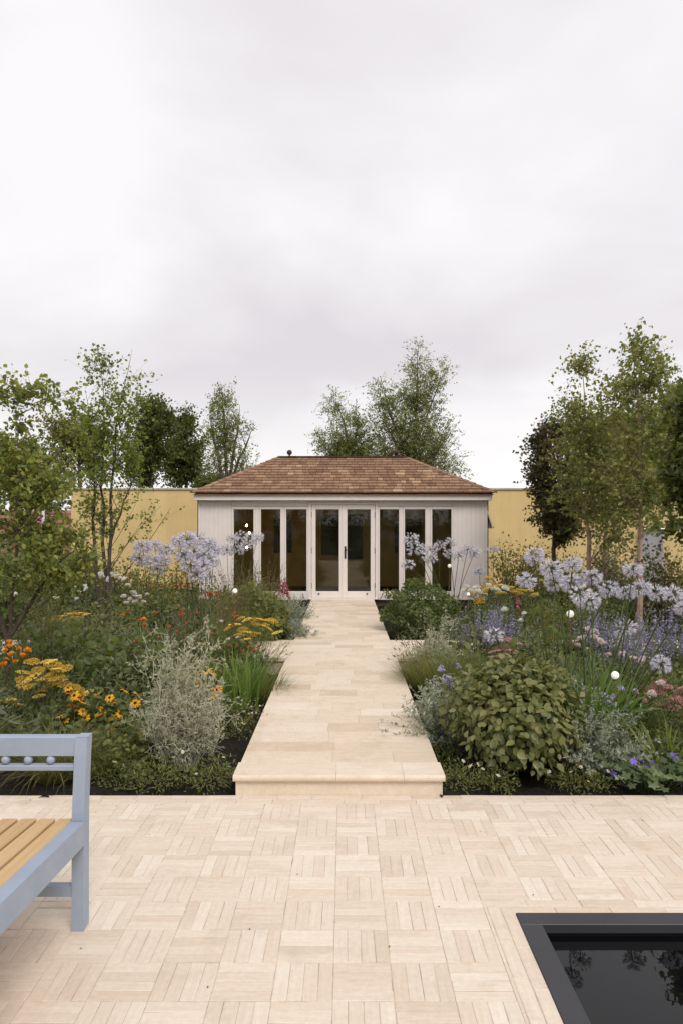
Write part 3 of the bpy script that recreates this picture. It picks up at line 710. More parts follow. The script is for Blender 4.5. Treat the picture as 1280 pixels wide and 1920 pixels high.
def hip(Pa, Pb, na, nb_, K=14, name='hip_cap'):
    h = nrm(Pb - Pa); Lh = np.linalg.norm(Pb - Pa); sa = nrm(np.cross(na, h)); sa = sa if np.dot(sa, nb_) < 0 else -sa
    sb = nrm(np.cross(nb_, h)); sb = sb if np.dot(sb, na) < 0 else -sb; up = nrm(na + nb_); wdt = .075
    for i in range(K):
        a = Pa + h * (Lh * i / K - .02); b = Pa + h * (Lh * (i + 1) / K + .03)
        ra, rb = up * .050, up * .034; th = up * -.011
        V = [a + ra + sa * wdt - na * .004, a + ra, a + ra + sb * wdt - nb_ * .004, b + rb + sa * wdt - na * .004, b + rb, b + rb + sb * wdt - nb_ * .004]
        V += [p + th for p in V]
        obj(name, rl(G().add(V, [(0, 1, 4, 3), (1, 2, 5, 4), (0, 6, 7, 1), (1, 7, 8, 2), (0, 3, 9, 6), (2, 8, 11, 5), (3, 4, 10, 9), (4, 5, 11, 10)])), M['shingle'], roof)
hip(e00, r0, nf, nl2); hip(e10, r1, nf, nr2); hip(e01, r0, nb, nl2); hip(e11, r1, nb, nr2)
M['ridge'] = plain('dark_ridge', (.055, .034, .024), .7, .3, nscale=6, namt=.25)
obj('ridge_board', rl(G().box(r0[0] - .02, r1[0] + .02, RY - .07, RY + .07, zr + .012, zr + .036, .004)), M['ridge'], roof)
for x in (543, 742):
    c = (px(x, RY), RY, zr + .036)
    pr = [(.030, 0), (.030, .012), (.016, .02), (.016, .032)] + [(.056 * math.sin(t_), .084 - .056 * math.cos(t_)) for t_ in np.linspace(.3, math.pi - .03, 9)]
    obj('finial', rl(G().lathe(pr, c, 14)), M['ridge'], roof, smooth=True)

# ------------------------------------------------------------------ boundary wall and what stands by it
WY = 17.2; wz = pz(918.5, WY)
wall = thing('boundary_wall', 'rendered mustard yellow boundary wall running behind the garden room', 'wall', (1.3, WY + .1, -.1))
wo = np.array((1.3, WY + .1, -.1))
def wlc(g):
    for v in g.v: v -= wo
    return g
obj('wall_face', wlc(G().box(px(134, WY), 10.4, WY, WY + .2, -.1, wz)), M['wall'], wall)
x = px(134, WY) - .03
while x < 10.4:
    obj('coping_stone', wlc(G().box(x + .002, min(x + 1.2, 10.45) - .002, WY - .035, WY + .235, wz + .001, wz + .046, .004)), M['coping'], wall); x += 1.2
# polished steel panel leaning on the wall
sp = thing('steel_water_panel', 'grey brushed steel panel with a rolled lip against the yellow wall', 'panel', (px(1221, WY - .1), WY - .12, -.06))
hpan = pz(989, WY) + .06
obj('sheet', G().box(-.27, .27, -.01, .03, 0, hpan - .06, .004), M['steel'], sp)
obj('lip', G().tubes(np.array([[(-.27, -.03, hpan - .045), (.27, -.03, hpan - .045)]]), .045, 12), M['steel'], sp, smooth=True)
obj('trough', G().box(-.27, .27, -.16, -.0105, .0, .62, .006), M['steel'], sp)

# purple sign on a white pole, left of the wall
SY = 21.0
sg = thing('purple_sign', 'small purple notice board on a white pole beyond the end of the wall', 'sign', (px(83, SY), SY, -.14))
obj('pole', G().tubes(np.array([[(0, -.05, 0), (0, -.05, pz(958, SY) + .14)]]), .045, 8), M['white'], sg)
zc = pz(969, SY) + .14
obj('board', G().box(-.12, .30, -.004, .02, zc - .15, zc + .13, .003), M['purple'], sg)
for k, (a, b) in enumerate(((.07, .22), (.07, .27), (.1, .24), (-.1, -.055))): obj('print', G().box(a, b, -.0075, -.0045, zc + .085 - .055 * k, zc + .10 - .055 * k), M['lilac_print'], sg)
# low red roofed house beyond
HY = 42.0
hs = thing('house', 'low brick house with a brown tiled roof far beyond the wall', 'house', (px(45, HY), HY, -.14))
hz1, hz2 = pz(1002, HY) + .14, pz(955, HY) + .14; hw = 6.0
obj('wall', G().box(-hw, hw * .55, 0, 5, 0, hz1), M['house'], hs)
obj('roof', G().prism([(-.5, hz1 + .002), (5.5, hz1 + .002), (2.5, hz2)], 'x', -hw - .3, hw * .55 + .3), M['brown_roof'], hs)
for k in range(5):
    obj('tile_row', G().box(-hw - .31, hw * .55 + .31, -.52 + k * .6, -.40 + k * .6, hz1 + .02 + k * .6 * (hz2 - hz1) / 3, hz1 + .10 + k * .6 * (hz2 - hz1) / 3), M['brown_roof'], hs)
for k in range(3):
    w = obj('window', G().box(-4.6 + k * 2.6, -3.6 + k * 2.6, -.03, -.001, .7, 1.3), M['white'], hs); obj('pane', G().box(-4.5 + k * 2.6, -3.7 + k * 2.6, -.04, -.0305, .78, 1.22), M['dark'], w)

# ------------------------------------------------------------------ trees
def unit(n, r): return nrm(r.normal(size=(n, 3)))
def bez(A, B, Cc, k):
    t_ = np.linspace(0, 1, k)[None, :, None]; return (1 - t_) ** 2 * A[:, None] + 2 * t_ * (1 - t_) * B[:, None] + t_ ** 2 * Cc[:, None]
def tree(name, label, loc, trunks, blobs, nb, twigs, tl, lpt, leaf, lsize, lm, bm, seed, asc=.8, arch=.15, droop=0., br=.012, group=None, tr=.05, bare=.35, lw=.95, cat='tree', rz=0., extra=None):
    """trunks: polylines; blobs: (x,y,z,rx,ry,rz,weight) crown volumes the branch tips are spread through"""
    r = np.random.default_rng(seed); o = thing(name, label, cat, loc, rz, group)
    g = G(); tp = []
    for tk in trunks:
        tk = np.array(tk, float); k = 14; s_ = np.linspace(0, 1, len(tk)); q = np.linspace(0, 1, k)
        P = np.stack([np.interp(q, s_, tk[:, i]) for i in range(3)], 1); P[1:-1, :2] += r.normal(0, .006 + .004 * tk[-1, 2], (k - 2, 2)) * .5
        tp.append(P); g.tubes(P[None], (np.linspace(1, .07, k) ** 1.1 * tr)[None], 7)
    wgt = np.array([b[6] for b in blobs]); ci = r.choice(len(blobs), nb, p=wgt / wgt.sum()); bl_ = np.array([b[:6] for b in blobs])[ci]
    tips = bl_[:, :3] + unit(nb, r) * (r.uniform(.15, 1, (nb, 1)) ** .45) * bl_[:, 3:6]
    A = np.zeros((nb, 3)); TP = np.stack(tp)
    for i in range(nb):
        best = None
        for P in TP:
            hd = np.hypot(*(P[:, :2] - tips[i, :2]).T); want = tips[i, 2] - asc * hd
            c = np.abs(P[:, 2] - want) + .3 * hd + 10 * (P[:, 2] < bare * P[-1, 2] * .8) + 3 * (P[:, 2] > tips[i, 2])
            j = int(np.argmin(c))
            if best is None or c[j] < best[0]: best = (c[j], P[j])
        A[i] = best[1]
    ln = np.linalg.norm(tips - A, axis=1, keepdims=True)
    mid = (A + tips) / 2 + np.array((0, 0, 1.0)) * ln * arch + r.normal(0, .06, (nb, 3)) * ln
    k = 7; BR_ = bez(A, mid, tips, k)
    g.tubes(BR_, (np.linspace(1, .22, k)[None] * br * np.clip(ln, .3, 3)), 4)
    # twigs
    n = nb * twigs; bi = np.repeat(np.arange(nb), twigs); tt = r.uniform(.28, 1.0, n); fi = tt * (k - 1); i0 = np.minimum(fi.astype(int), k - 2); fr = (fi - i0)[:, None]
    S = BR_[bi, i0] * (1 - fr) + BR_[bi, i0 + 1] * fr; D = nrm(nrm(BR_[bi, i0 + 1] - BR_[bi, i0]) * .8 + unit(n, r) * .9 + np.array((0, 0, .1 - droop)))
    L = tl * r.uniform(.5, 1.25, n)[:, None]; E = S + D * L + np.array((0, 0, -1.0)) * droop * L * .5
    TW = np.stack([S, (S + E) / 2 + unit(n, r) * L * .08, E], 1); g.tubes(TW, np.array((.8, .55, .25))[None] * min(.006, br * .35), 3)
    obj('trunk', g, bm, o)
    # leaves
    q = n * lpt; ti = np.repeat(np.arange(n), lpt); u = r.uniform(.1, 1.05, q)[:, None]
    Pp = np.where(u < .5, TW[ti, 0] + (TW[ti, 1] - TW[ti, 0]) * u * 2, TW[ti, 1] + (TW[ti, 2] - TW[ti, 1]) * (u - .5) * 2) + r.normal(0, lsize * .35, (q, 3))
    Dd = nrm(nrm(TW[ti, 2] - TW[ti, 0]) * .5 + unit(q, r) + np.array((0, 0, -.15 - droop)))
    U = nrm(unit(q, r) + np.array((0, 0, .8))); S_ = lsize * r.uniform(.6, 1.25, q); SS = np.stack([S_, S_ * lw, S_], 1)
    g2 = G().leaves(leaf, Pp, Dd, U, SS)
    obj('crown', g2, lm, o, kind='stuff')
    return o
def at(x, Y, z=-.05): return (px(x, Y), Y, z)
def rel(x, y, Y, Y0, x0, zb=-.05): p = W(x, y, Y); return (p[0] - px(x0, Y0), p[1] - Y0, p[2] - zb)

# foreground tree on the left edge
TYY = 5.6; tx = 12
def t1(x, y, dY=0.): return rel(x, y, TYY + dY, TYY, tx)
tree('hawthorn_tree', 'leafy small tree with dark forked stems rising from the border behind the bench', at(tx, TYY),
     [[(0, 0, 0), t1(20, 1200), t1(30, 1050), t1(38, 900), t1(30, 800), t1(28, 715)], [t1(20, 1220), t1(-20, 1100), t1(-60, 950), t1(-90, 760)], [t1(22, 1190), t1(70, 1110), t1(125, 1040), t1(170, 1020)], [t1(30, 960), t1(60, 895), t1(115, 845), t1(150, 800)]],
     [(*t1(20, 905, .1), .40, .5, .24, 3), (*t1(95, 905, -.1), .22, .35, .14, 1.4), (*t1(30, 1010), .42, .5, .16, 2), (*t1(115, 1060, -.1), .32, .3, .10, 1.3), (*t1(10, 780, .2), .22, .3, .16, .5), (*t1(62, 735, .1), .22, .12, .035, .55), (*t1(10, 745, .1), .2, .2, .08, .5), (*t1(-60, 930), .4, .5, .4, 1.4), (*t1(45, 850, .1), .20, .3, .16, .8), (*t1(120, 745), .16, .1, .04, .2), (*t1(40, 1075, -.1), .35, .3, .12, 1.4), (*t1(150, 1075, .1), .2, .2, .08, .5), (*t1(100, 1010, .1), .3, .3, .08, .8)],
     135, 8, .20, 7, OVAL, .044, M['L_tree'], M['bark'], 21, asc=.5, arch=.08, br=.006, tr=.019, bare=.12)
# multi-stemmed young tree in front of the wall
Y2 = 10.4; x2 = 205
def t2(x, y, dY=0.): return rel(x, y, Y2 + dY, Y2, x2)
tree('multi_stem_tree', 'slender multi-stemmed tree with sparse fresh leaves in front of the yellow wall', at(x2, Y2),
     [[(0, 0, 0), t2(207, 1000), t2(210, 880), t2(222, 780), t2(248, 655)], [(-.08, .05, 0), t2(194, 1000), t2(192, 900), t2(195, 780), t2(186, 665)], [(-.2, .1, 0), t2(176, 1000), t2(180, 900), t2(170, 800), t2(160, 730)], [(.05, 0, 0), t2(205, 1020), t2(238, 930), t2(262, 870)]],
     [(*t2(215, 800), .5, .6, .75, 3), (*t2(190, 870), .6, .6, .5, 2.2), (*t2(240, 720), .26, .3, .45, .8), (*t2(188, 730), .16, .2, .45, .45), (*t2(250, 960), .6, .4, .35, .9), (*t2(170, 960), .4, .4, .35, .8), (*t2(150, 790), .3, .3, .25, .6)],
     100, 8, .34, 6, KITE, .054, M['L_fresh'], M['bark'], 22, asc=1.4, arch=.05, br=.006, tr=.032, lw=1.15, bare=.2)
# birches on the right
def birch(x, Y, ytop, seed, blobs, nb, label, lean=0):
    def tb(a, b, dY=0.): return rel(a, b, Y + dY, Y, x)
    return tree('birch_tree', label, at(x, Y), [[(0, 0, 0), tb(x + lean * .3, 1000), tb(x + lean * .5, 850), tb(x + lean, ytop)]],
                [(*tb(a, b, d), ra, rb, rc, w) for (a, b, d, ra, rb, rc, w) in blobs], int(nb * 1.3), 9, .36, 7, KITE, .050, M['L_birch'], M['birch_bark'], seed, asc=1.3, arch=.02, droop=.25, br=.0055, tr=.045, lw=1.25, bare=.15, group='young birches before the wall')
birch(1199, 9.6, 660, 31, [(1195, 760, 0, .52, .5, .62, 3), (1195, 860, 0, .62, .6, .5, 3.2), (1200, 705, 0, .24, .25, .36, .8), (1194, 655, 0, .10, .12, .14, .3), (1218, 660, 0, .08, .1, .12, .12), (1215, 900, 0, .6, .5, .4, 2), (1245, 690, 0, .12, .15, .08, .22), (1190, 945, 0, .65, .5, .22, 1), (1150, 730, 0, .3, .3, .2, .6)], 120, 'tallest young birch with a pinkish bare trunk before the steel panel', -4)
birch(1106, 10.4, 668, 32, [(1110, 800, 0, .55, .5, .45, 2.4), (1105, 890, 0, .65, .5, .45, 3), (1088, 690, 0, .09, .1, .2, .3), (1060, 755, 0, .25, .3, .15, .5), (1130, 960, 0, .5, .4, .25, .8)], 95, 'young birch with a thin pale trunk beside the copper leaved tree', -16)
birch(1133, 11.2, 770, 33, [(1140, 850, 0, .5, .5, .6, 2), (1150, 930, 0, .6, .4, .3, 1)], 55, 'short slim birch standing between two taller birches', 4)
# copper tree between
Y4 = 12.4; x4 = 1040
def t4(x, y, dY=0.): return rel(x, y, Y4 + dY, Y4, x4)
tree('copper_tree', 'dense dark tree with bronze leaves close to the right end of the garden room', at(x4, Y4),
     [[(0, 0, 0), t4(1038, 980), t4(1035, 880), t4(1040, 790)]],
     [(*t4(1040, 880), .50, .6, .75, 3), (*t4(1040, 960), .40, .5, .32, 2), (*t4(1005, 900), .18, .3, .35, 1), (*t4(1000, 830), .14, .2, .3, .5), (*t4(1045, 800), .3, .3, .3, .6), (*t4(1050, 985), .34, .4, .16, 1.2), (*t4(1075, 930), .3, .3, .3, 1.)],
     170, 11, .26, 8, KITE, .062, M['L_copper'], M['bark'], 41, asc=1.0, arch=.05, br=.007, tr=.045, lw=1.1, bare=.15)
# maple whose boughs reach in at the right edge
Y5 = 6.6; x5 = 1330
def t5(x, y, dY=0.): return rel(x, y, Y5 + dY, Y5, x5)
tree('maple_tree', 'dark maple at the edge of the border with lobed hanging leaves', at(x5, Y5),
     [[(0, 0, 0), t5(1325, 1000), t5(1320, 860), t5(1310, 740)]],
     [(*t5(1320, 870), .34, .4, .45, 3), (*t5(1270, 890), .12, .2, .3, .9), (*t5(1246, 985), .06, .08, .05, .12), (*t5(1285, 760), .2, .3, .2, .7), (*t5(1300, 960), .2, .2, .2, .8)],
     110, 9, .16, 7, LOBED3, .055, M['L_oak'], M['bark'], 42, asc=.6, arch=.1, br=.008, tr=.04, lw=1.2)

# background trees beyond the wall
def bg(name, label, x, Y, trunks, blobs, nb, tw, tl, lpt, ls, lm, seed, bm='greybark', group='trees beyond the wall', asc=1.0, droop=0., arch=.1, tr=.14, br=.012, lw=1.0):
    def tb(a, b): return rel(a, b, Y, Y, x, -.14)
    sc = Y / FPX
    bb = [(*tb(a, b), ra * sc, ra * sc * .9, rc * sc, w) for (a, b, ra, rc, w) in blobs]
    tk = [[(0, 0, 0)] + [tb(a, b) for (a, b) in k] for k in trunks]
    return tree(name, label, at(x, Y, -.14), tk, bb, nb, tw, tl, lpt, KITE, ls, M[lm], M[bm], seed, asc=asc, arch=arch, droop=droop, br=br, tr=tr, lw=lw, group=group)
bg('oak_tree', 'dark rounded broadleaf tree beyond the wall, beside the slim airy tree', 352, 33, [[(350, 900), (352, 800)]], [(352, 830, 34, 58, 2), (335, 870, 40, 45, 2), (362, 890, 30, 30, 1.2), (345, 785, 20, 18, .7)], 90, 12, .65, 9, .14, 'L_oak', 51)
bg('oak_tree', 'broad dark tree beyond the wall with a sunlit olive top', 285, 30, [[(285, 900), (288, 790)]], [(290, 820, 45, 60, 2.5), (265, 870, 40, 45, 1.6), (305, 790, 26, 28, .8), (290, 765, 22, 16, .5)], 105, 12, .6, 9, .13, 'L_oak', 52)
bg('ash_tree', 'pale olive open tree rising behind the multi-stemmed tree', 150, 26, [[(150, 900), (148, 790)]], [(150, 820, 60, 45, 2.4), (110, 830, 40, 45, 1.5), (100, 790, 25, 18, .5), (180, 850, 50, 40, 1.5)], 90, 9, .55, 8, .12, 'L_olive', 53)
bg('ash_tree', 'olive tree beyond the wall half hidden by the hawthorn', 55, 28, [[(55, 900), (52, 830)]], [(60, 880, 60, 50, 2.4), (20, 880, 50, 60, 1.5), (120, 910, 40, 35, 1.2)], 80, 9, .55, 9, .13, 'L_olive', 54)
bg('hornbeam_tree', 'slim upright tree with many ascending branches beyond the wall', 425, 27, [[(424, 880), (420, 780), (415, 718)], [(432, 880), (446, 800), (450, 760)], [(416, 880), (398, 810), (392, 765)], [(440, 880), (465, 830), (474, 800)]],
   [(418, 790, 26, 62, 2.5), (445, 830, 28, 55, 2), (400, 840, 20, 45, 1.5), (468, 855, 20, 38, .9), (420, 745, 14, 28, .6), (490, 860, 14, 20, .15)], 110, 10, .5, 8, .075, 'L_birch', 55, asc=2.6, tr=.10, br=.007, arch=0.0)
bg('hedge_tree', 'dark clipped evergreen low behind the slim upright tree', 405, 30, [[(405, 915), (405, 895)]], [(380, 905, 28, 18, 2), (420, 908, 40, 14, 2), (460, 910, 30, 12, 1)], 60, 11, .45, 10, .14, 'L_oak', 56)
bg('weeping_birch', 'tall airy birch rising behind the ridge of the garden room', 775, 23, [[(778, 850), (780, 740), (784, 650)], [(770, 860), (800, 780), (830, 700)], [(768, 870), (735, 790), (712, 705)]],
   [(830, 800, 36, 50, 1.6), (785, 720, 36, 55, 2.2), (790, 800, 60, 60, 3), (720, 790, 45, 60, 2.4), (750, 770, 45, 60, 2.4), (700, 840, 45, 40, 1.6), (712, 725, 20, 30, .7), (825, 700, 22, 22, .5), (835, 850, 40, 38, 1.6), (740, 850, 50, 30, 1.8), (784, 665, 9, 22, .3), (862, 880, 16, 20, .4)], 340, 11, .5, 9, .058, 'L_birch', 57, bm='greybark', asc=1.8, droop=.35, tr=.10, br=.006)
bg('weeping_birch', 'lower spreading birch behind the left part of the shingle roof', 655, 24, [[(655, 850), (645, 790), (625, 745)], [(658, 850), (672, 800), (668, 770)]],
   [(650, 805, 42, 45, 2), (612, 825, 30, 30, 1.2), (665, 845, 45, 26, 1.6), (690, 825, 34, 42, 1.6), (622, 755, 18, 16, .4), (640, 850, 45, 20, 1.2)], 190, 10, .55, 9, .058, 'L_birch', 58, asc=1.3, droop=.4, tr=.08, br=.006)
bg('oak_tree', 'rounded green tree beyond the wall behind the birches', 1140, 25, [[(1140, 900), (1140, 820)]], [(1120, 840, 62, 66, 2.5), (1185, 820, 62, 75, 2.8), (1080, 880, 32, 45, 1), (1240, 830, 55, 75, 2)], 170, 11, .5, 10, .125, 'L_olive', 59)
bg('oak_tree', 'dark tall tree beyond the wall behind the maple', 1268, 24, [[(1268, 900), (1268, 760)]], [(1272, 800, 32, 60, 2), (1262, 870, 40, 50, 2), (1285, 735, 24, 28, .7)], 90, 11, .5, 10, .12, 'L_oak', 60)
# trees behind the camera, mirrored in the panes
for k, (x, y, s) in enumerate(((-9, -20, 1.5), (-3.5, -24, 1.9), (2.5, -22, 1.7), (8.5, -21, 1.6))):
    o = bpy.data.objects.get('oak_tree'); c = copy_tree(o); place(c, (x, y, -.14), k * 1.3, s, 'large dark tree standing opposite the garden room across the terrace', 'trees opposite the garden room')

# ------------------------------------------------------------------ plants: shared pieces
def arcs(B, az, e0, L, curl, k=6, p=1.4):
    """arching polylines: e0 angle from vertical at the base, curl added towards the tip"""
    t_ = np.linspace(0, 1, k); th = e0[:, None] + curl[:, None] * t_[None] ** p
    h = np.stack([np.cos(az), np.sin(az), np.zeros_like(az)], 1)
    st_ = (np.sin(th)[:, :, None] * h[:, None] + np.cos(th)[:, :, None] * np.array((0, 0, 1.0))) * (L / (k - 1))[:, None, None]
    P = np.cumsum(np.concatenate([np.zeros((len(az), 1, 3)), st_[:, :-1]], 1), 1)
    return P + B[:, None]
def disk(n, r, rad): a = r.uniform(0, 2 * math.pi, n); q = rad * np.sqrt(r.uniform(0, 1, n)); return np.stack([q * np.cos(a), q * np.sin(a), np.zeros(n)], 1)
def blades(n, r, rad, L, w, e=(.02, .5), curl=(.3, 1.2), k=6, fold=0., pw=1.0):
    B = disk(n, r, rad); az = np.arctan2(B[:, 1], B[:, 0]) + r.normal(0, .7, n)
    P = arcs(B, az, r.uniform(*e, n), L * r.uniform(.6, 1.1, n), r.uniform(*curl, n), k)
    side = np.stack([-np.sin(az), np.cos(az), np.zeros(n)], 1); side = nrm(side + np.stack([np.cos(az), np.sin(az), np.zeros(n)], 1) * r.normal(0, .4, (n, 1)))
    t_ = np.linspace(0, 1, k); wd = w * (np.minimum(1, .45 + 2.2 * t_) * (1 - t_ ** 2.2) + .02) ** pw
    return P, wd[None] * r.uniform(.7, 1.15, (n, 1)), side
def leafy(n, r, rad, h, ls, tmpl, base=.12, shell=.55, lw=1., up=.5, droop=.2, cz=None, g=None, m=0):
    """a mound of leaves filling a dome of radius rad and height h"""
    d = unit(n, r); d[:, 2] = np.abs(d[:, 2]) * 1.0 - .12; d = nrm(d)
    q = (shell + (1 - shell) * r.uniform(0, 1, n) ** .6)[:, None]
    q = q * (1 + .16 * np.sin(d[:, :1] * 7 + 1) * np.sin(d[:, 1:2] * 6 + 2) + .12 * np.sin(d[:, 2:] * 9 + d[:, :1] * 5))
    P = d * q * np.array((rad, rad, h - base)) + np.array((0, 0, base)); P[:, 2] = np.maximum(P[:, 2], .015)
    D = nrm(d * .7 + unit(n, r) * .7 + np.array((0, 0, -droop))); U = nrm(d * .6 + np.array((0, 0, up)) + unit(n, r) * .45)
    S = ls * r.uniform(.6, 1.2, n); g = g or G()
    return g.leaves(tmpl, P, D, U, np.stack([S, S * lw, S], 1), m)
def branchy(n, r, h, rad, k=6, rr=.004, g=None, m=0, spread=.9, curl=(-.3, .3)):
    B = disk(n, r, rad * .2); az = r.uniform(0, 2 * math.pi, n)
    P = arcs(B, az, r.uniform(.02, spread, n), h * r.uniform(.7, 1.1, n), r.uniform(*curl, n), k)
    (g or G()).tubes(P, np.linspace(1, .3, k)[None] * rr, 4, m); return P
def along(P, n, r, lo=.2, hi=1.):
    """n points per polyline"""
    N_, k, _ = P.shape; bi = np.repeat(np.arange(N_), n); f_ = r.uniform(lo, hi, N_ * n) * (k - 1); i = np.minimum(f_.astype(int), k - 2); w = (f_ - i)[:, None]
    return P[bi, i] * (1 - w) + P[bi, i + 1] * w, nrm(P[bi, i + 1] - P[bi, i])

# flower heads (meshes shared by all plants of a kind)
def bump(n=5, hgt=.6):
    V = [(math.cos(2 * math.pi * i / n) * .5, math.sin(2 * math.pi * i / n) * .5, 0) for i in range(n)] + [(0, 0, hgt)]
    return T(V, [(i, (i + 1) % n, n) for i in range(n)])
BUMP = bump(); BUMP4 = bump(4, .8)
def petalT():
    V, F = [], []
    for i in range(6):
        a = 2 * math.pi * i / 6; c, s_ = math.cos(a), math.sin(a); b = len(V)
        def rp(x, rad, w): return (x, rad * c - w * s_, rad * s_ + w * c)
        V += [rp(0, .03, 0), rp(.55, .16, .13), rp(.55, .16, -.13), rp(1.0, .46, 0)]
        F += [(b, b + 1, b + 2), (b + 1, b + 3, b + 2)]
    return T(V, F)
TRUMPET = petalT()
def agap_head(seed, rad=.10, n=52, budz=.62):
    r = np.random.default_rng(seed); i = np.arange(n) + .5; ph = np.arccos(1 - 2 * i / n * .86); th = math.pi * (1 + 5 ** .5) * i
    d = np.stack([np.cos(th) * np.sin(ph), np.sin(th) * np.sin(ph), np.cos(ph)], 1); d = nrm(d + r.normal(0, .12, d.shape))
    l = rad * r.uniform(.8, 1.1, n); g = G()
    ped = np.stack([np.zeros((n, 3)), d * l[:, None] * .35, d * l[:, None] * .62 + np.array((0, 0, -.004))], 1); g.tubes(ped, .0011, 3, 1)
    bud = d[:, 2] > budz + r.uniform(-.15, .2, n)
    fd = nrm(d + np.array((0, 0, -.22)))
    f = ~bud; s_ = rad * .48 * r.uniform(.85, 1.15, n)
    up = np.array((.3, .2, 1.0))
    g.leaves(TRUMPET, (d * l[:, None] * .56)[f], fd[f], np.broadcast_to(up, (f.sum(), 3)), s_[f], 0)
    if bud.any():
        s2 = np.stack([s_ * .62, s_ * .30, s_ * .30], 1)
        g.leaves(T([(0, 0, 0), (.6, .4, 0), (.6, -.4, 0), (.6, 0, .4), (1, 0, 0), (.6, 0, -.4)], [(0, 3, 1), (0, 2, 3), (0, 5, 2), (0, 1, 5), (4, 1, 3), (4, 3, 2), (4, 2, 5), (4, 5, 1)]), (d * l[:, None] * .58)[bud], d[bud], np.broadcast_to(up, (bud.sum(), 3)), s2[bud], 0)
    g.lathe([(.004, -.012), (.008, -.004), (.006, .006)], n=6, m=1)
    return g
AGAP = [agap_head(s).mesh('flower_head', [M['P_agap'], M['stem']]) for s in (1, 2, 3, 4)] + [agap_head(8, n=36, budz=.2).mesh('flower_head', [M['P_agap_pale'], M['stem']]), agap_head(9, n=44, budz=.85).mesh('flower_head', [M['P_agap'], M['stem']])]
AGAPW = [agap_head(s, n=34).mesh('flower_head', [M['P_agap_pale'], M['stem']]) for s in (5, 6, 7)]
def daisy(seed, rad, n, cone, ch, droop, m_pet, m_cone, name='flower', wide=.16, sides=8):
    r = np.random.default_rng(seed); g = G(); a = np.arange(n) * 2 * math.pi / n + r.normal(0, .06, n)
    d = np.stack([np.cos(a), np.sin(a), -droop + r.normal(0, .12, n)], 1)
    S = rad * r.uniform(.85, 1.1, n); g.leaves(T([(.12, 0, 0), (.45, .5, .04), (.85, .42, -.02), (1, 0, -.06), (.85, -.42, -.02), (.45, -.5, .04)], [(0, 5, 4, 3, 2, 1)]), np.zeros((n, 3)), d, np.broadcast_to(np.array((0, 0, 1.0)), (n, 3)), np.stack([S, S * wide * 2, S], 1), 0)
    g.lathe([(cone, -.002), (cone, ch * .4), (cone * .75, ch * .8), (cone * .25, ch)], n=sides, m=1)
    return g.mesh(name, [m_pet, m_cone])
RUD = [daisy(s, .040, 12, .0105, .011, .12, M['P_orange'] if s % 2 else M['P_gold'], M['P_cone']) for s in range(1, 5)]
HEL = [daisy(s, .026, 11, .010, .012, .45, M['P_rust'], M['P_cone'], wide=.22) for s in range(3)]
ERI = [daisy(s, .013, 12, .004, .003, 0., M['P_white'], M['P_gold'], wide=.13, sides=6) for s in range(2)]
WHD = [daisy(s, .030, 16, .008, .006, .1, M['P_white'], M['P_gold']) for s in range(2)]
def corymb(seed, rad, m_, name='flower_head', n=90, dome=.18):
    r = np.random.default_rng(seed); g = G(); P = disk(n, r, rad); q = np.linalg.norm(P, axis=1) / rad; P[:, 2] = rad * dome * (1 - q ** 2) + r.normal(0, rad * .03, n)
    U = np.broadcast_to(np.array((0, 1.0, 0)), (n, 3)); s_ = rad * r.uniform(.16, .27, n)
    TV, TF = BUMP; g.leaves((TV, TF), P, np.broadcast_to(np.array((1.0, 0, 0)), (n, 3)), U, s_, 0)
    # bump template: normal is z, so up hint along y puts z up
    k = 9; a = np.arange(k) * 2 * math.pi / k; tip = np.stack([np.cos(a) * rad * .7, np.sin(a) * rad * .7, np.full(k, -.004)], 1)
    g.tubes(np.stack([np.tile((0, 0, -rad * .75), (k, 1)), tip * .6 + np.array((0, 0, -rad * .3)), tip], 1), .0012, 3, 1)
    return g.mesh(name, [m_, M['stem']])
ACHY = [corymb(s, .048, M['P_yellow']) for s in range(4)]
ACHP = [corymb(s, .050, M['P_pink']) for s in range(4, 8)]
def ball_flower(seed, rad, m_, n=34, name='bloom', sp=.0):
    r = np.random.default_rng(seed); d = unit(n, r); d[:, 2] = np.abs(d[:, 2]) * .9 - .1; d = nrm(d); q = r.uniform(.25, 1, n)[:, None]
    P = d * rad * q * .5; g = G(); S = rad * r.uniform(.6, .85, n)
    g.leaves(T([(0, 0, 0), (.35, .42, .0), (.8, .36, .16), (.95, 0, .24), (.8, -.36, .16), (.35, -.42, .0)], [(0, 5, 4, 3, 2, 1)]), P, nrm(d + np.array((0, 0, .35))), nrm(-d + unit(n, r) * .2 + np.array((0, 0, .01))), np.stack([S, S, S], 1), 0)
    return g.mesh(name, [m_])
ROSE = [ball_flower(s, .036, M['P_white']) for s in range(3)]; BLUSH = [ball_flower(s, .036, M['P_blush']) for s in range(3, 6)]
RUSTB = [ball_flower(s, .026, M['P_rust'], 22) for s in range(6, 9)]; APRI = [ball_flower(9, .03, M['P_orange'], 22)]
def cluster(seed, rad, m_, n=16, name='flower_cluster'):
    r = np.random.default_rng(seed); d = unit(n, r); d[:, 2] = np.abs(d[:, 2]); g = G()
    g.leaves(T([(0, 0, 0), (.5, .5, .1), (1, 0, .2), (.5, -.5, .1)], [(0, 3, 2, 1)]), d * rad * .5, nrm(d + unit(n, r) * .7), nrm(unit(n, r) + d), np.full(n, rad * .75), 0)
    return g.mesh(name, [m_])
VERB = [cluster(s, .017, M['P_verb']) for s in range(3)]
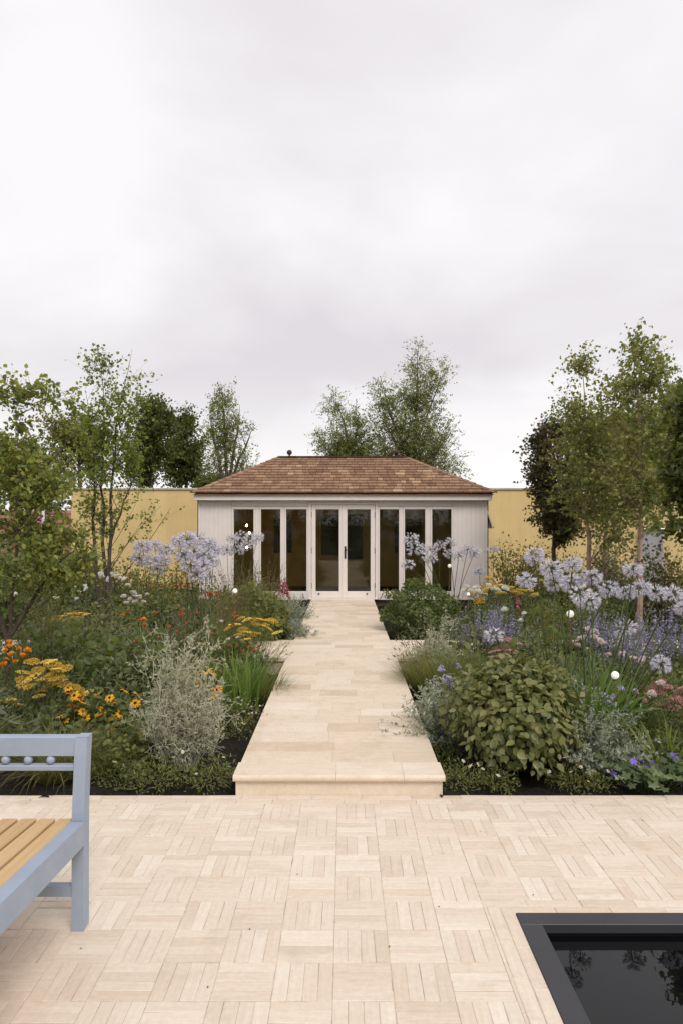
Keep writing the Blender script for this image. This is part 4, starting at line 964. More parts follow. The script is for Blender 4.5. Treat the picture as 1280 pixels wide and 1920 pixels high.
def spike(seed, h, rad, m_, n=60, name='flower_spike'):
    r = np.random.default_rng(seed); g = G(); t_ = r.uniform(0, 1, n); a = r.uniform(0, 2 * math.pi, n)
    d = np.stack([np.cos(a), np.sin(a), r.uniform(-.2, .5, n)], 1); P = np.stack([np.zeros(n), np.zeros(n), t_ * h], 1); S = rad * (1.15 - .8 * t_) * r.uniform(.7, 1.2, n)
    g.leaves(T([(0, 0, 0), (.5, .35, .1), (1, 0, 0), (.5, -.35, .1)], [(0, 3, 2, 1)]), P, d, nrm(unit(n, r) + np.array((0, 0, .6))), S, 0)
    g.tubes(np.array([[(0, 0, -.01), (0, 0, h * .5), (0, 0, h)]]), .002, 4, 1)
    return g.mesh(name, [m_, M['stem']])
SPK = [spike(s, .16, .034, M['P_rose']) for s in range(3)]
def ger_flower(seed):
    r = np.random.default_rng(seed); g = G(); n = 5; a = np.arange(n) * 2 * math.pi / n + r.normal(0, .08, n)
    d = np.stack([np.cos(a), np.sin(a), np.full(n, .25)], 1)
    g.leaves(T([(.05, 0, 0), (.5, .42, .06), (.92, .34, .0), (1, 0, -.04), (.92, -.34, .0), (.5, -.42, .06)], [(0, 5, 4, 3, 2, 1)]), np.zeros((n, 3)), d, np.broadcast_to(np.array((0, 0, 1.0)), (n, 3)), np.full(n, .022), 0)
    g.lathe([(.003, -.004), (.003, .002), (.001, .005)], n=5, m=1); return g.mesh('flower', [M['P_violet'], M['P_white']])
GERF = [ger_flower(s) for s in range(2)]

def put(name, meshes, loc, parent, r, s=1., tilt=.25, lean=(0, -.25)):
    o = link(bpy.data.objects.new(name, meshes[int(r.integers(len(meshes)))]), parent); o.location = loc
    o.rotation_euler = (r.normal(0, tilt) - lean[1], r.normal(0, tilt), r.uniform(0, 6.28)); k = s * r.uniform(.80, 1.16); o.scale = (k, k, k * r.uniform(.85, 1.05)); return o
def stem_to(tip, r, base=None, spread=.05, rad=.0028, bow=.12, k=7):
    B = base if base is not None else np.append(r.normal(0, spread, 2), -.01)
    tip = np.array(tip, float); mid = (B + tip) / 2; mid[2] += bow * np.linalg.norm(tip - B); mid[:2] = B[:2] + (tip[:2] - B[:2]) * .32
    P = bez(B[None], mid[None], tip[None], k); return G().tubes(P, np.linspace(1, .7, k)[None] * rad, 5)

def flowering(name, label, cat, x, Y, heads, meshes, hs=1., fol=None, part='flower_head', stem=True, srad=.0028, smat='stem', group=None, tilt=.22, seed=0, spread=.05, lean=(0, -.2), z=-.03, bow=.12):
    """heads: photo pixels (x, y[, Y]) of the flowers; fol(g-less) adds foliage parts to the plant"""
    r = np.random.default_rng(seed + int(x * 7 + Y * 13)); o = thing(name, label, cat, at(x, Y, z), 0, group); b = np.array((px(x, Y), Y, z))
    if fol: fol(o, r)
    for h in heads:
        YY = h[2] if len(h) > 2 else Y + r.normal(0, .10)
        p = W(h[0], h[1], YY) - b; p[2] = max(p[2], .05)
        if stem: obj('stem', stem_to(p, r, spread=spread, rad=srad, bow=bow), M[smat], o)
        put(part, meshes, p, o, r, hs * (h[3] if len(h) > 3 else 1.), tilt, lean)
    return o
def cloud(cx, cy, rx, ry, n, seed):
    r = np.random.default_rng(seed); a = r.uniform(0, 6.283, n); q = np.sqrt(r.uniform(0, 1, n)); return [(cx + rx * q[i] * math.cos(a[i]), cy + ry * q[i] * math.sin(a[i])) for i in range(n)]

# foliage makers: each adds parts to a plant
def F_strap(n=60, L=.6, w=.014, rad=.10, mt='L_strap', e=(.05, .6), curl=(.3, 1.3), name='leaf', singles=0):
    def f(o, r):
        P, wd, sd = blades(n, r, rad, L, w, e, curl, 7)
        q = min(n, singles)
        for i in range(q): obj('leaf', G().ribbons(P[i:i + 1], wd[i:i + 1], sd[i:i + 1], .35), M[mt], o)
        if n > q: obj('foliage', G().ribbons(P[q:], wd[q:], sd[q:], .35), M[mt], o, kind='stuff')
    return f
def F_leafy(n=500, rad=.25, h=.4, ls=.05, tmpl=OVAL, mt='L_mid', stems=14, smat='stem', lw=1., base=.06, shell=.35, up=.5, droop=.2):
    def f(o, r):
        if stems: g = G(); branchy(stems, r, h * .95, rad, g=g, rr=.003, spread=min(1.1, rad / h * 1.1)); obj('stem', g, M[smat], o)
        obj('foliage', leafy(n, r, rad, h, ls, tmpl, base=base, shell=shell, lw=lw, up=up, droop=droop), M[mt], o, kind='stuff')
    return f
def F_fern(n=34, L=.35, mt='L_grey', rad=.10, q=26, ls=.022, e=(.05, .9)):
    """feathery leaves: arching midribs set with fine leaflets"""
    def f(o, r):
        B = disk(n, r, rad); az = np.arctan2(B[:, 1], B[:, 0]) + r.normal(0, .6, n); P = arcs(B, az, r.uniform(*e, n), L * r.uniform(.6, 1.1, n), r.uniform(.1, .8, n), 6)
        g = G().tubes(P, .0014, 3); S, D = along(P, q, r, .25); k = len(S)
        g.leaves(T([(0, 0, 0), (.5, .12, .03), (1, 0, 0), (.5, -.12, .03)], [(0, 3, 2, 1)]), S, nrm(D * .5 + unit(k, r)), unit(k, r) + np.array((0, 0, .3)), ls * r.uniform(.6, 1.3, k))
        obj('foliage', g, M[mt], o, kind='stuff')
    return f
def F_grass(n=240, L=.5, w=.0022, rad=.07, mt='L_grass', e=(.02, .7), curl=(.6, 2.0)):
    def f(o, r):
        P, wd, sd = blades(n, r, rad, L, w, e, curl, 6); obj('blades', G().ribbons(P, wd, sd), M[mt], o, kind='stuff')
    return f
def both(*fs):
    def f(o, r):
        for q in fs: q(o, r)
    return f
def bush(name, label, cat, x, Y, fol, seed=0, group=None, z=-.03, rz=0.):
    o = thing(name, label, cat, at(x, Y, z), rz, group); fol(o, np.random.default_rng(seed + int(x * 3 + Y * 17))); return o

# ------------------------------------------------------------------ near planting, right of the path
# broad-leaved rounded shrub with every outer leaf a piece of its own
def viburnum(x, Y, rad, h, n, label, seed=5):
    o = thing('viburnum_shrub', label, 'shrub', at(x, Y, -.03)); r = np.random.default_rng(seed)
    g = G(); branchy(26, r, h * .92, rad, g=g, rr=.006, spread=.95); obj('stem', g, M['bark'], o)
    LM = []
    for s in range(4):
        q = np.random.default_rng(s); V = [(0, 0, 0)]; k = 5; c = q.uniform(-.10, .10)
        prof = [(.10, .20), (.28, .36), (.50, .40), (.74, .28), (.90, .11)]
        mid = [(u_, c * u_ * u_ * .6, -.03 - .16 * u_ ** 2) for u_, w_ in prof]
        V = [(0, 0, 0)] + [(u_, w_ * .92 + c * u_ * u_ * .6, .055 - .15 * u_ ** 2) for u_, w_ in prof] + mid + [(u_, -w_ * .92 + c * u_ * u_ * .6, .055 - .15 * u_ ** 2) for u_, w_ in prof] + [(1.04, c * .7, -.22)]
        Fq = [(0, 6, 1), (0, 11, 6), (5, 10, 16), (10, 15, 16)]
        for i in range(4): Fq += [(1 + i, 6 + i, 7 + i, 2 + i), (6 + i, 11 + i, 12 + i, 7 + i)]
        me = G().add(V, Fq).mesh('leaf', M['L_shrub'], smooth=True); LM.append(me)
        if s == 0: tm = T(V, [q_ for q_ in Fq if len(q_) == 3], [q_ for q_ in Fq if len(q_) == 4])
    d = unit(n, r); d[:, 2] = np.where(d[:, 2] < -.72, -d[:, 2], d[:, 2]); d = nrm(d)
    rr = 1 + .06 * np.sin(d[:, 0] * 6 + 1) * np.sin(d[:, 1] * 5) + .05 * np.sin(d[:, 2] * 8 + d[:, 0] * 4) + r.normal(0, .05, n)
    dep = np.where(np.arange(n) < 520, r.uniform(.94, 1.03, n), r.uniform(.55, .97, n))
    P = d * (rr * dep)[:, None] * np.array((rad, rad, h * .52)) + np.array((0, 0, h * .50)); P[:, 2] = np.maximum(P[:, 2], .05)
    tang = nrm(d * .5 + np.array((0, 0, -.45)) + unit(n, r) * .7); U = nrm(d * .8 + np.array((0, 0, .8)) + unit(n, r) * .35); S = r.uniform(.033, .064, n)
    facing = (-d[:, 1] > -.1) & (np.arange(n) < 600); idx = [i for i in range(n) if facing[i]][:298]; ss = set(idx)
    for i in idx:
        D = tang[i]; Y_ = nrm(np.cross(U[i], D)); Z_ = np.cross(D, Y_); q = link(bpy.data.objects.new('leaf', LM[i % 4]), o)
        s_ = S[i]; q.matrix_local = Matrix([[*(float(v) for v in (D[a] * s_, Y_[a] * s_, Z_[a] * s_)), float(P[i, a])] for a in range(3)] + [[0, 0, 0, 1]])
    ot = np.array([i for i in range(n) if i not in ss])
    obj('inner_leaves', G().leaves(tm, P[ot], tang[ot], U[ot], S[ot]), M['L_shrub'], o, smooth=True, kind='stuff')
    return o
viburnum(962, 4.52, .425, .69, 3600, 'rounded broad-leaved shrub with dull green oval leaves at the front of the border')

def artemisia(x, Y, rad, h, label, n=150, seed=0, dx=0., mt='L_artem'):
    def f(o, r):
        P = branchy(n, r, h * 1.15, rad, g=(g := G()), rr=.0022, spread=1.15, curl=(.0, .6)); S, D = along(P, 42, r, .2); k = len(S)
        g.leaves(T([(0, 0, 0), (.5, .17, .05), (1, 0, .02), (.5, -.17, .05)], [(0, 3, 2, 1)]), S, nrm(D * .7 + unit(k, r)), unit(k, r) + np.array((0, 0, .3)), .030 * r.uniform(.6, 1.3, k))
        obj('foliage', g, M[mt], o, kind='stuff')
    return bush('artemisia_plant', label, 'plant', x, Y, f, seed)
artemisia(826, 4.92, .30, .40, 'silver feathery mound spilling beside the path before the broad-leaved shrub', 150)
artemisia(1112, 4.42, .26, .36, 'silver feathery mound leaning out from the broad-leaved shrub toward the violet flowers', 150)
artemisia(1082, 4.62, .22, .48, 'small silver feathery plant tucked behind the broad-leaved shrub', 90)
artemisia(556, 8.95, .22, .30, 'silver feathery mound at the inner corner of the crossing paths', 130)
artemisia(548, 10.6, .3, .42, 'grey feathery mound by the path close to the glazed doors', 140)

def wiry(x, Y, h, rad, label, nst=46, seed=0, tall=10, leafn=15, sub=9, ls=.020):
    """tangled silver shrub of fine zigzag twigs"""
    def f(o, r):
        g = G(); lf = G()
        P1 = branchy(nst, r, h * .56, rad, g=g, rr=.0035, spread=.74, curl=(-.5, .1)); P2 = branchy(tall, r, h, rad, g=g, rr=.003, spread=.36, curl=(-.15, .15))
        for P in (P1, P2):
            S, D = along(P, sub, r, .25); k = len(S); L = r.uniform(.06, .17, k) * h / .85
            dd = nrm(D * .6 + unit(k, r)); E = S + dd * L[:, None]; Q = np.stack([S, (S + E) / 2 + unit(k, r) * L[:, None] * .16, E], 1); g.tubes(Q, np.array((1, .8, .5))[None] * .0016, 3)
            S3, D3 = along(Q, 2, r, .3); k3 = len(S3); E3 = S3 + nrm(D3 * .4 + unit(k3, r)) * r.uniform(.02, .06, (k3, 1)); Q3 = np.stack([S3, (S3 + E3) / 2 + unit(k3, r) * .006, E3], 1); g.tubes(Q3, .0011, 3)
            S2, D2 = along(np.concatenate([Q, Q3]), 4, r, .25); k2 = len(S2)
            lf.leaves(KITE, S2, nrm(D2 * .5 + unit(k2, r)), unit(k2, r) + np.array((0, 0, .4)), np.stack([ls * r.uniform(.5, 1.4, k2), ls * .62 * r.uniform(.6, 1.2, k2), np.full(k2, ls)], 1))
        S2, D2 = along(P2, 26, r, .35); k2 = len(S2)
        lf.leaves(KITE, S2, nrm(D2 * .6 + unit(k2, r)), unit(k2, r) + np.array((0, 0, .4)), np.stack([ls * 1.5 * r.uniform(.6, 1.3, k2), ls * .9 * np.ones(k2), np.full(k2, ls)], 1))
        obj('twigs', g, M['palestem'], o); obj('foliage', lf, M['L_silver'], o, kind='stuff')
    return bush('silver_wire_shrub', label, 'shrub', x, Y, f, seed)
wiry(345, 4.52, .86, .36, 'tall tangled silver shrub of fine wiry twigs in front of the orange daisies', nst=92, tall=26, sub=11)
wiry(812, 6.75, .66, .36, 'low tangled silver shrub of wiry twigs between the soft grass and the round dark bush', nst=120, tall=9, seed=3, sub=12, ls=.026)

# near agapanthus clump
AY = 4.75
heads = [(1000, 1042, 4.7), (985, 1088, 4.55), (1033, 1066, 4.9), (1040, 1092, 5.0), (1072, 1058, 4.5), (1068, 1092, 4.8), (1108, 1082, 4.75), (1086, 1112, 4.4), (1102, 1126, 4.6), (1140, 1104, 4.7)]
flowering('agapanthus_plant', 'large clump of lilac globe flowers on tall stems behind the broad-leaved shrub', 'agapanthus', 1075, AY, heads, AGAP, .80, F_strap(190, .74, .015, .18, e=(.03, .5), curl=(.3, 1.5), singles=40), srad=.006, spread=.10, tilt=.26, bow=.0)
heads = [(1186, 1068, 4.6), (1200, 1102, 4.7), (1172, 1112, 5.2), (1232, 1112, 5.1), (1262, 1112, 4.4), (1285, 1140, 4.6), (1170, 1178, 4.9), (1238, 1246, 4.6)]
flowering('agapanthus_plant', 'lilac globe flowers on slanting stems leaning toward the pink flat-headed flowers', 'agapanthus', 1150, 4.95, heads, AGAP, .80, F_strap(150, .66, .015, .16, e=(.03, .6), curl=(.3, 1.6), singles=20), srad=.006, spread=.08, tilt=.28, bow=.0)
flowering('agapanthus_plant', 'small white agapanthus head low beside the pink flowers and the lavender haze', 'agapanthus', 925, 5.9, [(925, 1190, 5.9, .95)], AGAPW, 1.0, F_strap(30, .4, .010, .08), srad=.0035, tilt=.1, bow=0)
# far agapanthus by the garden room
heads = [(770, 1010, 9.8), (778, 1028, 9.9), (806, 1030, 10.0), (824, 1022, 9.8), (805, 1045, 9.7), (845, 1016, 10.1), (842, 1038, 10.0), (860, 1040, 9.8), (876, 1030, 9.9), (889, 1036, 10.2), (764, 1058, 9.7)]
flowering('agapanthus_plant', 'pale lilac globe flowers on thin stems in front of the panes right of the doors', 'agapanthus', 838, 10.1, heads, AGAPW, 1.12, F_strap(90, .6, .013, .25), srad=.006, spread=.16, tilt=.12, bow=.0, smat='stem')
flowering('agapanthus_plant', 'single pale agapanthus beside the right corner of the garden room', 'agapanthus', 915, 10.6, [(924, 1028, 10.6), (897, 1070, 10.2, .8)], AGAP, 1.25, F_strap(40, .5, .013, .15), srad=.005, spread=.06, tilt=.12, bow=0)
# left agapanthus
hl = [(268, 1024), (262, 1046), (290, 1022), (312, 1030), (284, 1050), (305, 1052), (296, 1066)]
flowering('agapanthus_plant', 'lilac globe flowers massed against the yellow wall beside the multi-stemmed tree', 'agapanthus', 288, 7.4, [(a, b, 7.4 + .12 * (k % 4)) for k, (a, b) in enumerate(hl)], AGAP, .98, F_strap(90, .6, .012, .2), srad=.005, spread=.12, tilt=.26, bow=0)
hl = [(336, 1016), (352, 1012), (372, 1010), (392, 1018), (345, 1040), (364, 1034), (384, 1040), (402, 1030), (358, 1058), (378, 1062), (394, 1052), (386, 1078), (370, 1078)]
flowering('agapanthus_plant', 'fullest cluster of lilac globe flowers before the left corner of the garden room', 'agapanthus', 378, 7.1, [(a, b, 6.9 + .15 * (k % 4)) for k, (a, b) in enumerate(hl)], AGAP, .98, F_strap(120, .62, .012, .22), srad=.005, spread=.13, tilt=.26, bow=0)
hl = [(436, 1010), (452, 1006), (470, 1012), (484, 1008), (426, 1030), (446, 1030), (462, 1022)]
flowering('agapanthus_plant', 'thin pale globe flowers before the string lights', 'agapanthus', 448, 8.9, [(a, b, 8.8 + .12 * (k % 3)) for k, (a, b) in enumerate(hl)], AGAPW, 1.0, F_strap(70, .6, .012, .2), srad=.004, spread=.12, tilt=.26, bow=0)

# pink flat heads
flowering('pink_yarrow', 'pink flat-headed yarrow with two white flowers standing in front', 'yarrow', 1238, 4.85, cloud(1238, 1300, 48, 26, 17, 3), ACHP, 1.0, F_fern(60, .42, 'L_mid', .14), tilt=.2, lean=(0, -.35))
flowering('pink_yarrow', 'pink flat-headed yarrow showing above the broad-leaved shrub', 'yarrow', 948, 5.6, [(925, 1222), (940, 1215), (958, 1222), (972, 1226), (950, 1232), (935, 1234), (968, 1205), (955, 1200)], ACHP, 1.15, F_fern(50, .42, 'L_mid', .13), tilt=.15, lean=(0, -.3))
flowering('white_scabious', 'pair of creamy flowers on long bare stems over bright green leaves', 'flower', 1248, 4.35, [(1222, 1304, 4.3), (1238, 1284, 4.35)], BLUSH, 1.1, F_strap(34, .40, .017, .06, 'L_lime', e=(.02, .7), singles=20), part='bloom', srad=.0026, tilt=.3)
def geranium(x, Y, rad, h, label, fl, n=170, seed=0):
    def f(o, r):
        B = disk(n, r, rad); H = h * r.uniform(.45, 1.0, n); tip = B * 1.05 + np.stack([r.normal(0, .03, n), r.normal(0, .03, n), H], 1); g = G()
        g.tubes(np.stack([B * .5 + (0, 0, -.01), B * .9 + np.array((0, 0, 1.)) * H[:, None] * .6, tip], 1), .0014, 3); obj('stem', g, M['stem'], o)
        d = nrm(np.stack([B[:, 0], B[:, 1], np.zeros(n)], 1) + unit(n, r) * .1); D = nrm(d + unit(n, r) * .5 + np.array((0, 0, -.25)))
        q = 60
        for i in range(min(q, n)): obj('leaf', G().leaves(LOBED, tip[i:i + 1], D[i:i + 1], nrm(unit(1, r) * .4 + np.array((0, -.35, 1.))), np.array([.055 * r.uniform(.7, 1.2)])), M['L_ger'], o)
        obj('foliage', G().leaves(LOBED, tip[q:], D[q:], nrm(unit(n - q, r) * .4 + np.array((0, -.35, 1.))), .055 * r.uniform(.7, 1.2, n - q)), M['L_ger'], o, kind='stuff')
        b = np.array(o.location)
        for (a, c) in fl:
            p = W(a, c, Y - .04 + r.normal(0, .05)) - b; obj('stem', stem_to(p, r, base=np.array((p[0] * .7, p[1] * .7 + .02, 0)), rad=.0012), M['stem'], o); put('flower', GERF, p, o, r, 1.05, .3, (0, -.9))
    return bush('geranium_plant', label, 'geranium', x, Y, f, seed)
geranium(1212, 4.22, .27, .16, 'low lobed-leaved plant with violet flowers beside the terrace edge', [(1140, 1448), (1150, 1452), (1205, 1428), (1216, 1440), (1228, 1448), (1222, 1432), (1212, 1455), (1262, 1418), (1186, 1428)])
geranium(1310, 4.25, .25, .17, 'low lobed-leaved plant with a few violet flowers under the pink yarrow', [(1278, 1448), (1266, 1420), (1270, 1470)], 130, 4)
def daisies(x, Y, rad, label, nf=7, seed=0, h=.13, n=600):
    def f(o, r):
        obj('foliage', leafy(n, r, rad, h, .030, LANCE, base=.02, shell=.15, lw=.9, up=.6, droop=-.2), M['L_mid'], o, kind='stuff')
        for i in range(nf):
            p = disk(1, r, rad * 1.05)[0] + np.array((0, -.03, h * r.uniform(.6, 1.25))); obj('stem', stem_to(p, r, base=np.array((p[0], p[1] + .02, 0)), rad=.0009), M['stem'], o); put('flower', ERI, p, o, r, 1., .3, (0, -.6))
    return bush('fleabane_plant', label, 'daisies', x, Y, f, seed, group='low white daisies along the terrace edge')
daisies(860, 4.22, .16, 'low fleabane with tiny white daisies at the foot of the step, under the broad-leaved shrub', 6, 1)
daisies(832, 4.6, .15, 'low fleabane beside the path under the silver mound', 3, 2)
daisies(930, 4.18, .13, 'low fleabane hanging over the soil in the shade of the broad-leaved shrub', 4, 3)
daisies(1072, 4.2, .16, 'low fleabane between the broad-leaved shrub and the violet flowers', 7, 4)
daisies(1120, 4.16, .10, 'tiny fleabane with daisies touching the terrace edge beside the violet flowers', 4, 5, .09, 260)
daisies(395, 4.25, .20, 'low fleabane mat below the tall silver shrub beside the stone step', 5, 6, .16, 900)
daisies(290, 4.22, .20, 'low fleabane mat below the tall silver shrub on its bench side', 3, 7, .17, 900)
daisies(215, 4.3, .2, 'low fleabane mat next to the arching grass behind the bench', 2, 8, .18, 800)
def whitecloud(x, Y, rad, h, label, seed=0, nf=46, me=None):
    def f(o, r):
        obj('foliage', leafy(700, r, rad, h, .03, LANCE, base=.03, shell=.2, up=.4, droop=-.3), M['L_mid'], o, kind='stuff')
        for i in range(nf):
            p = disk(1, r, rad)[0]; p[2] = h * (1.06 - .5 * (np.linalg.norm(p[:2]) / rad) ** 2) + r.normal(0, .012); put('flower', ERI, p, o, r, .62, .4)
    return bush('white_cushion_plant', label, 'plant', x, Y, f, seed)
whitecloud(452, 5.25, .19, .27, 'cushion plant dotted with tiny creamy flowers between the silver shrub and the path')
# lilac verbena by the path
def verbena(x, Y, heads, label, h=.3, seed=0, mt='L_grey', rad=.2):
    o = flowering('verbena_plant', label, 'flower', x, Y, heads, VERB, 1.15, both(F_leafy(420, rad, h, .04, LANCE, mt, 10), F_grass(40, h * 1.1, .0016, .08, mt, curl=(.1, .6))), part='flower_cluster', srad=.0013, seed=seed, spread=.12, tilt=.4)
    return o
verbena(848, 5.55, cloud(848, 1268, 42, 26, 34, 8), 'small lilac flowers on wiry stems beside the path above the silver mound')
verbena(1140, 4.55, [(1124, 1308), (1130, 1302), (1142, 1310), (1138, 1318), (1148, 1306), (1164, 1290), (1166, 1294), (1190, 1297), (1120, 1312), (1152, 1322), (1172, 1333)], 'few small lilac flowers over grey twiggy leaves near a copper-staked globe light', .36, 2)
# soft grass at the path edge
bush('soft_grass', 'soft fine grass arching over the right path edge', 'grass', 788, 6.5, F_grass(700, .54, .0018, .10, 'L_grass'), 1)
bush('soft_grass', 'broad tuft of soft fine grass below the low silver shrub', 'grass', 830, 6.2, F_grass(900, .56, .0018, .16, 'L_mid', e=(.02, .6), curl=(.2, 1.5)), 2)
bush('soft_grass', 'tuft of soft green grass behind the lilac verbena', 'grass', 893, 6.2, F_grass(800, .56, .0018, .16, 'L_mid', e=(.02, .6), curl=(.2, 1.4)), 3)
# lavender hazes
def haze_plant(name, x, Y, h, rad, label, ns=60, seed=0, m_='P_lav', lm='L_grey'):
    def f(o, r):
        g = G(); P = branchy(ns, r, h, rad, g=g, rr=.0016, spread=.55, curl=(-.1, .25)); obj('stem', g, M['stem'], o)
        S, D = along(P, 12, r, .15, .6); k = len(S); obj('foliage', G().leaves(LANCE, S, nrm(D * .3 + unit(k, r)), unit(k, r) + np.array((0, 0, .4)), .04 * r.uniform(.5, 1.2, k)), M[lm], o, kind='stuff')
        S, D = along(P, 26, r, .62, 1.); k = len(S); obj('florets', G().leaves(T([(0, 0, 0), (.5, .4, .1), (1, 0, .2), (.5, -.4, .1)], [(0, 3, 2, 1)]), S, nrm(D * .3 + unit(k, r)), unit(k, r), .016 * r.uniform(.6, 1.3, k)), M[m_], o, kind='stuff')
    return bush(name, label, 'flower', x, Y, f, seed)
haze_plant('catmint_plant', 898, 7.1, .72, .3, 'hazy lavender-blue flower spikes beside the low silver shrub', 80)
haze_plant('catmint_plant', 938, 7.15, .72, .3, 'hazy lavender-blue flower spikes behind the white dahlia', 80, 2)
haze_plant('catmint_plant', 1180, 6.1, .74, .35, 'dense violet flower haze behind the slanting agapanthus stems', 90, 3)
haze_plant('catmint_plant', 1250, 6.4, .80, .35, 'violet flower haze below the maple', 90, 4)
haze_plant('catmint_plant', 1120, 6.9, .72, .3, 'faint violet flower haze behind the white roses', 70, 5)
# white and blush roses
flowering('rose_bush', 'white and blush roses among the agapanthus leaves', 'rose', 1105, 5.5, [(1102, 1183), (1116, 1186), (1097, 1196), (1112, 1198), (1088, 1200), (1100, 1222), (1124, 1205), (1140, 1230), (1165, 1228), (1186, 1236), (1205, 1240), (1082, 1212)], BLUSH, .95, F_leafy(420, .30, .52, .05, OVAL, 'L_dark'), part='bloom', tilt=.4)
flowering('dahlia_plant', 'white dahlia standing above the lavender haze', 'dahlia', 945, 6.4, [(945, 1146, 6.3, 1.35), (982, 1152, 6.5, .8), (975, 1166, 6.5, .8)], ROSE, 1.0, F_leafy(160, .2, .5, .06, OVAL, 'L_mid'), part='bloom')
flowering('lupin_plant', 'crimson-pink flower spike beside the white dahlia', 'flower', 972, 6.3, [(972, 1143, 6.3, 1.0)], SPK, 1.0, F_leafy(90, .13, .42, .06, LANCE, 'L_mid', 6), part='flower_spike', tilt=.05, lean=(0, 0))
flowering('lupin_plant', 'pair of dusky pink flower spikes by the glazed doors', 'flower', 531, 9.3, [(526, 1112, 9.3, 1.4), (533, 1116, 9.25, 1.9), (540, 1122, 9.2, 1.0)], SPK, 1.0, F_leafy(90, .16, .40, .06, LANCE, 'L_grey', 6), part='flower_spike', tilt=.04, lean=(0, 0))
# yellow and white strip in the middle distance, right
hy = [(878, 1106), (890, 1108), (900, 1100), (912, 1104), (915, 1082), (918, 1094), (940, 1098), (955, 1102), (962, 1108), (975, 1106), (990, 1108), (1000, 1116), (905, 1114), (885, 1114), (898, 1126), (970, 1112), (938, 1112)]
flowering('yellow_yarrow', 'golden flat-headed yarrow strip before the right corner of the garden room', 'yarrow', 935, 8.9, hy, ACHY, 1.45, F_fern(90, .6, 'L_fresh', .4), tilt=.12, spread=.3)
flowering('white_phlox', 'creamy white flowers mixed under the golden yarrow strip', 'flower', 905, 8.75, [(870, 1108), (882, 1110), (895, 1112), (908, 1112), (925, 1106), (932, 1108), (945, 1105), (915, 1099), (893, 1104), (875, 1102)], ROSE, 1.35, F_leafy(300, .35, .5, .05, LANCE, 'L_fresh'), part='bloom', spread=.25)
# rounded dark bush and its twin
def dome(name, label, x, Y, rad, h, mt, n=2600, ls=.042, seed=0, tm=OVAL, lw=1., z=-.03):
    def f(o, r):
        g = G(); branchy(26, r, h * .9, rad, g=g, rr=.005, spread=1.0); obj('stem', g, M['bark'], o)
        obj('foliage', leafy(n, r, rad, h, ls, tm, base=h * .42, shell=.72, lw=lw, up=.35, droop=.35), M[mt], o, kind='stuff')
        obj('lower_foliage', leafy(n // 3, r, rad * .86, h * .5, ls, tm, base=h * .15, shell=.6, lw=lw, up=.35, droop=.5), M[mt], o, kind='stuff')
    return bush(name, label, 'shrub', x, Y, f, seed, z=z)
dome('box_bush', 'dense round dark green bush by the path right of the doors', 785, 9.45, .47, .80, 'L_dark', 3400, .045)
dome('hydrangea_bush', 'leafy rounded green bush left of the path behind the yellow yarrow', 470, 8.95, .40, .74, 'L_mid', 1500, .072, 2)
dome('hydrangea_bush', 'lower leafy green bush trailing leaves onto the crossing path', 500, 8.75, .24, .50, 'L_mid', 520, .075, 3)

# ------------------------------------------------------------------ left of the path
bush('strap_leaf_clump', 'clump of upright bright green strap leaves by the left path edge', 'plant', 452, 5.95, F_strap(90, .52, .012, .20, e=(.0, .45), curl=(.05, .9), singles=50), 1)
bush('strap_leaf_clump', 'second clump of green strap leaves nearer the path corner', 'plant', 470, 6.25, F_strap(80, .42, .010, .16, 'L_strap', e=(.0, .5), curl=(.1, 1.0), singles=20), 2)
bush('soft_grass', 'soft fine grass arching over the left path edge', 'grass', 508, 6.1, F_grass(420, .40, .0017, .09, 'L_grass'), 4)
bush('sedge_tuft', 'arching olive grass tuft behind the bench back', 'grass', 110, 4.32, F_grass(800, .46, .0024, .12, 'L_grass', e=(.1, .9), curl=(.9, 2.2)), 5)
bush('sedge_tuft', 'arching dark grass tuft between the bench and the low daisies', 'grass', 178, 4.36, F_grass(600, .36, .0022, .11, 'L_mid', e=(.1, .9), curl=(.9, 2.2)), 6)
bush('plume_poppy', 'grey lobed leaves standing behind the bench rail', 'plant', 25, 4.45, lambda o, r: (obj('stem', (lambda g: (branchy(6, r, .36, .1, g=g, rr=.004, spread=.4), g)[1])(G()), M['stem'], o), [obj('leaf', G().leaves(LOBED, np.array([(r.normal(0, .10), r.normal(-.05, .06), r.uniform(.14, .40))]), np.array([(r.normal(0, .6), -.6, .2)]), np.array([(r.normal(0, .3), -.4, 1.)]), np.array([r.uniform(.09, .14)])), M['L_grey'], o) for _ in range(14)]), 7)
rh = [(128, 1290, 5.0), (140, 1304, 4.95), (157, 1316, 4.9), (160, 1346, 4.85), (112, 1342, 4.85), (156, 1334, 4.9), (182, 1306, 5.0), (206, 1308, 5.0), (194, 1332, 4.9), (188, 1336, 4.9), (210, 1345, 4.85), (226, 1338, 4.9), (206, 1365, 4.8), (234, 1293, 5.0), (256, 1301, 5.0), (254, 1318, 4.95), (137, 1322, 4.9), (150, 1300, 5.0)]
flowering('rudbeckia_plant', 'large-flowered orange daisies with dark centres between yellow yarrow and silver shrub', 'rudbeckia', 190, 5.05, rh + [(a + 9 * math.sin(i * 2.1), b + 8 * math.cos(i * 1.7), Y + .05) for i, (a, b, Y) in enumerate(rh[:12])], RUD, .96, F_leafy(520, .34, .36, .075, OVAL, 'L_dark', 24, lw=.8), part='flower', srad=.0024, spread=.2, lean=(0, -.45))
rh = [(388, 1258, 5.3), (400, 1261, 5.3), (352, 1273, 5.15), (368, 1270, 5.2), (375, 1280, 5.15), (406, 1293, 5.2), (402, 1302, 5.2), (352, 1282, 5.1), (404, 1289, 5.2)]
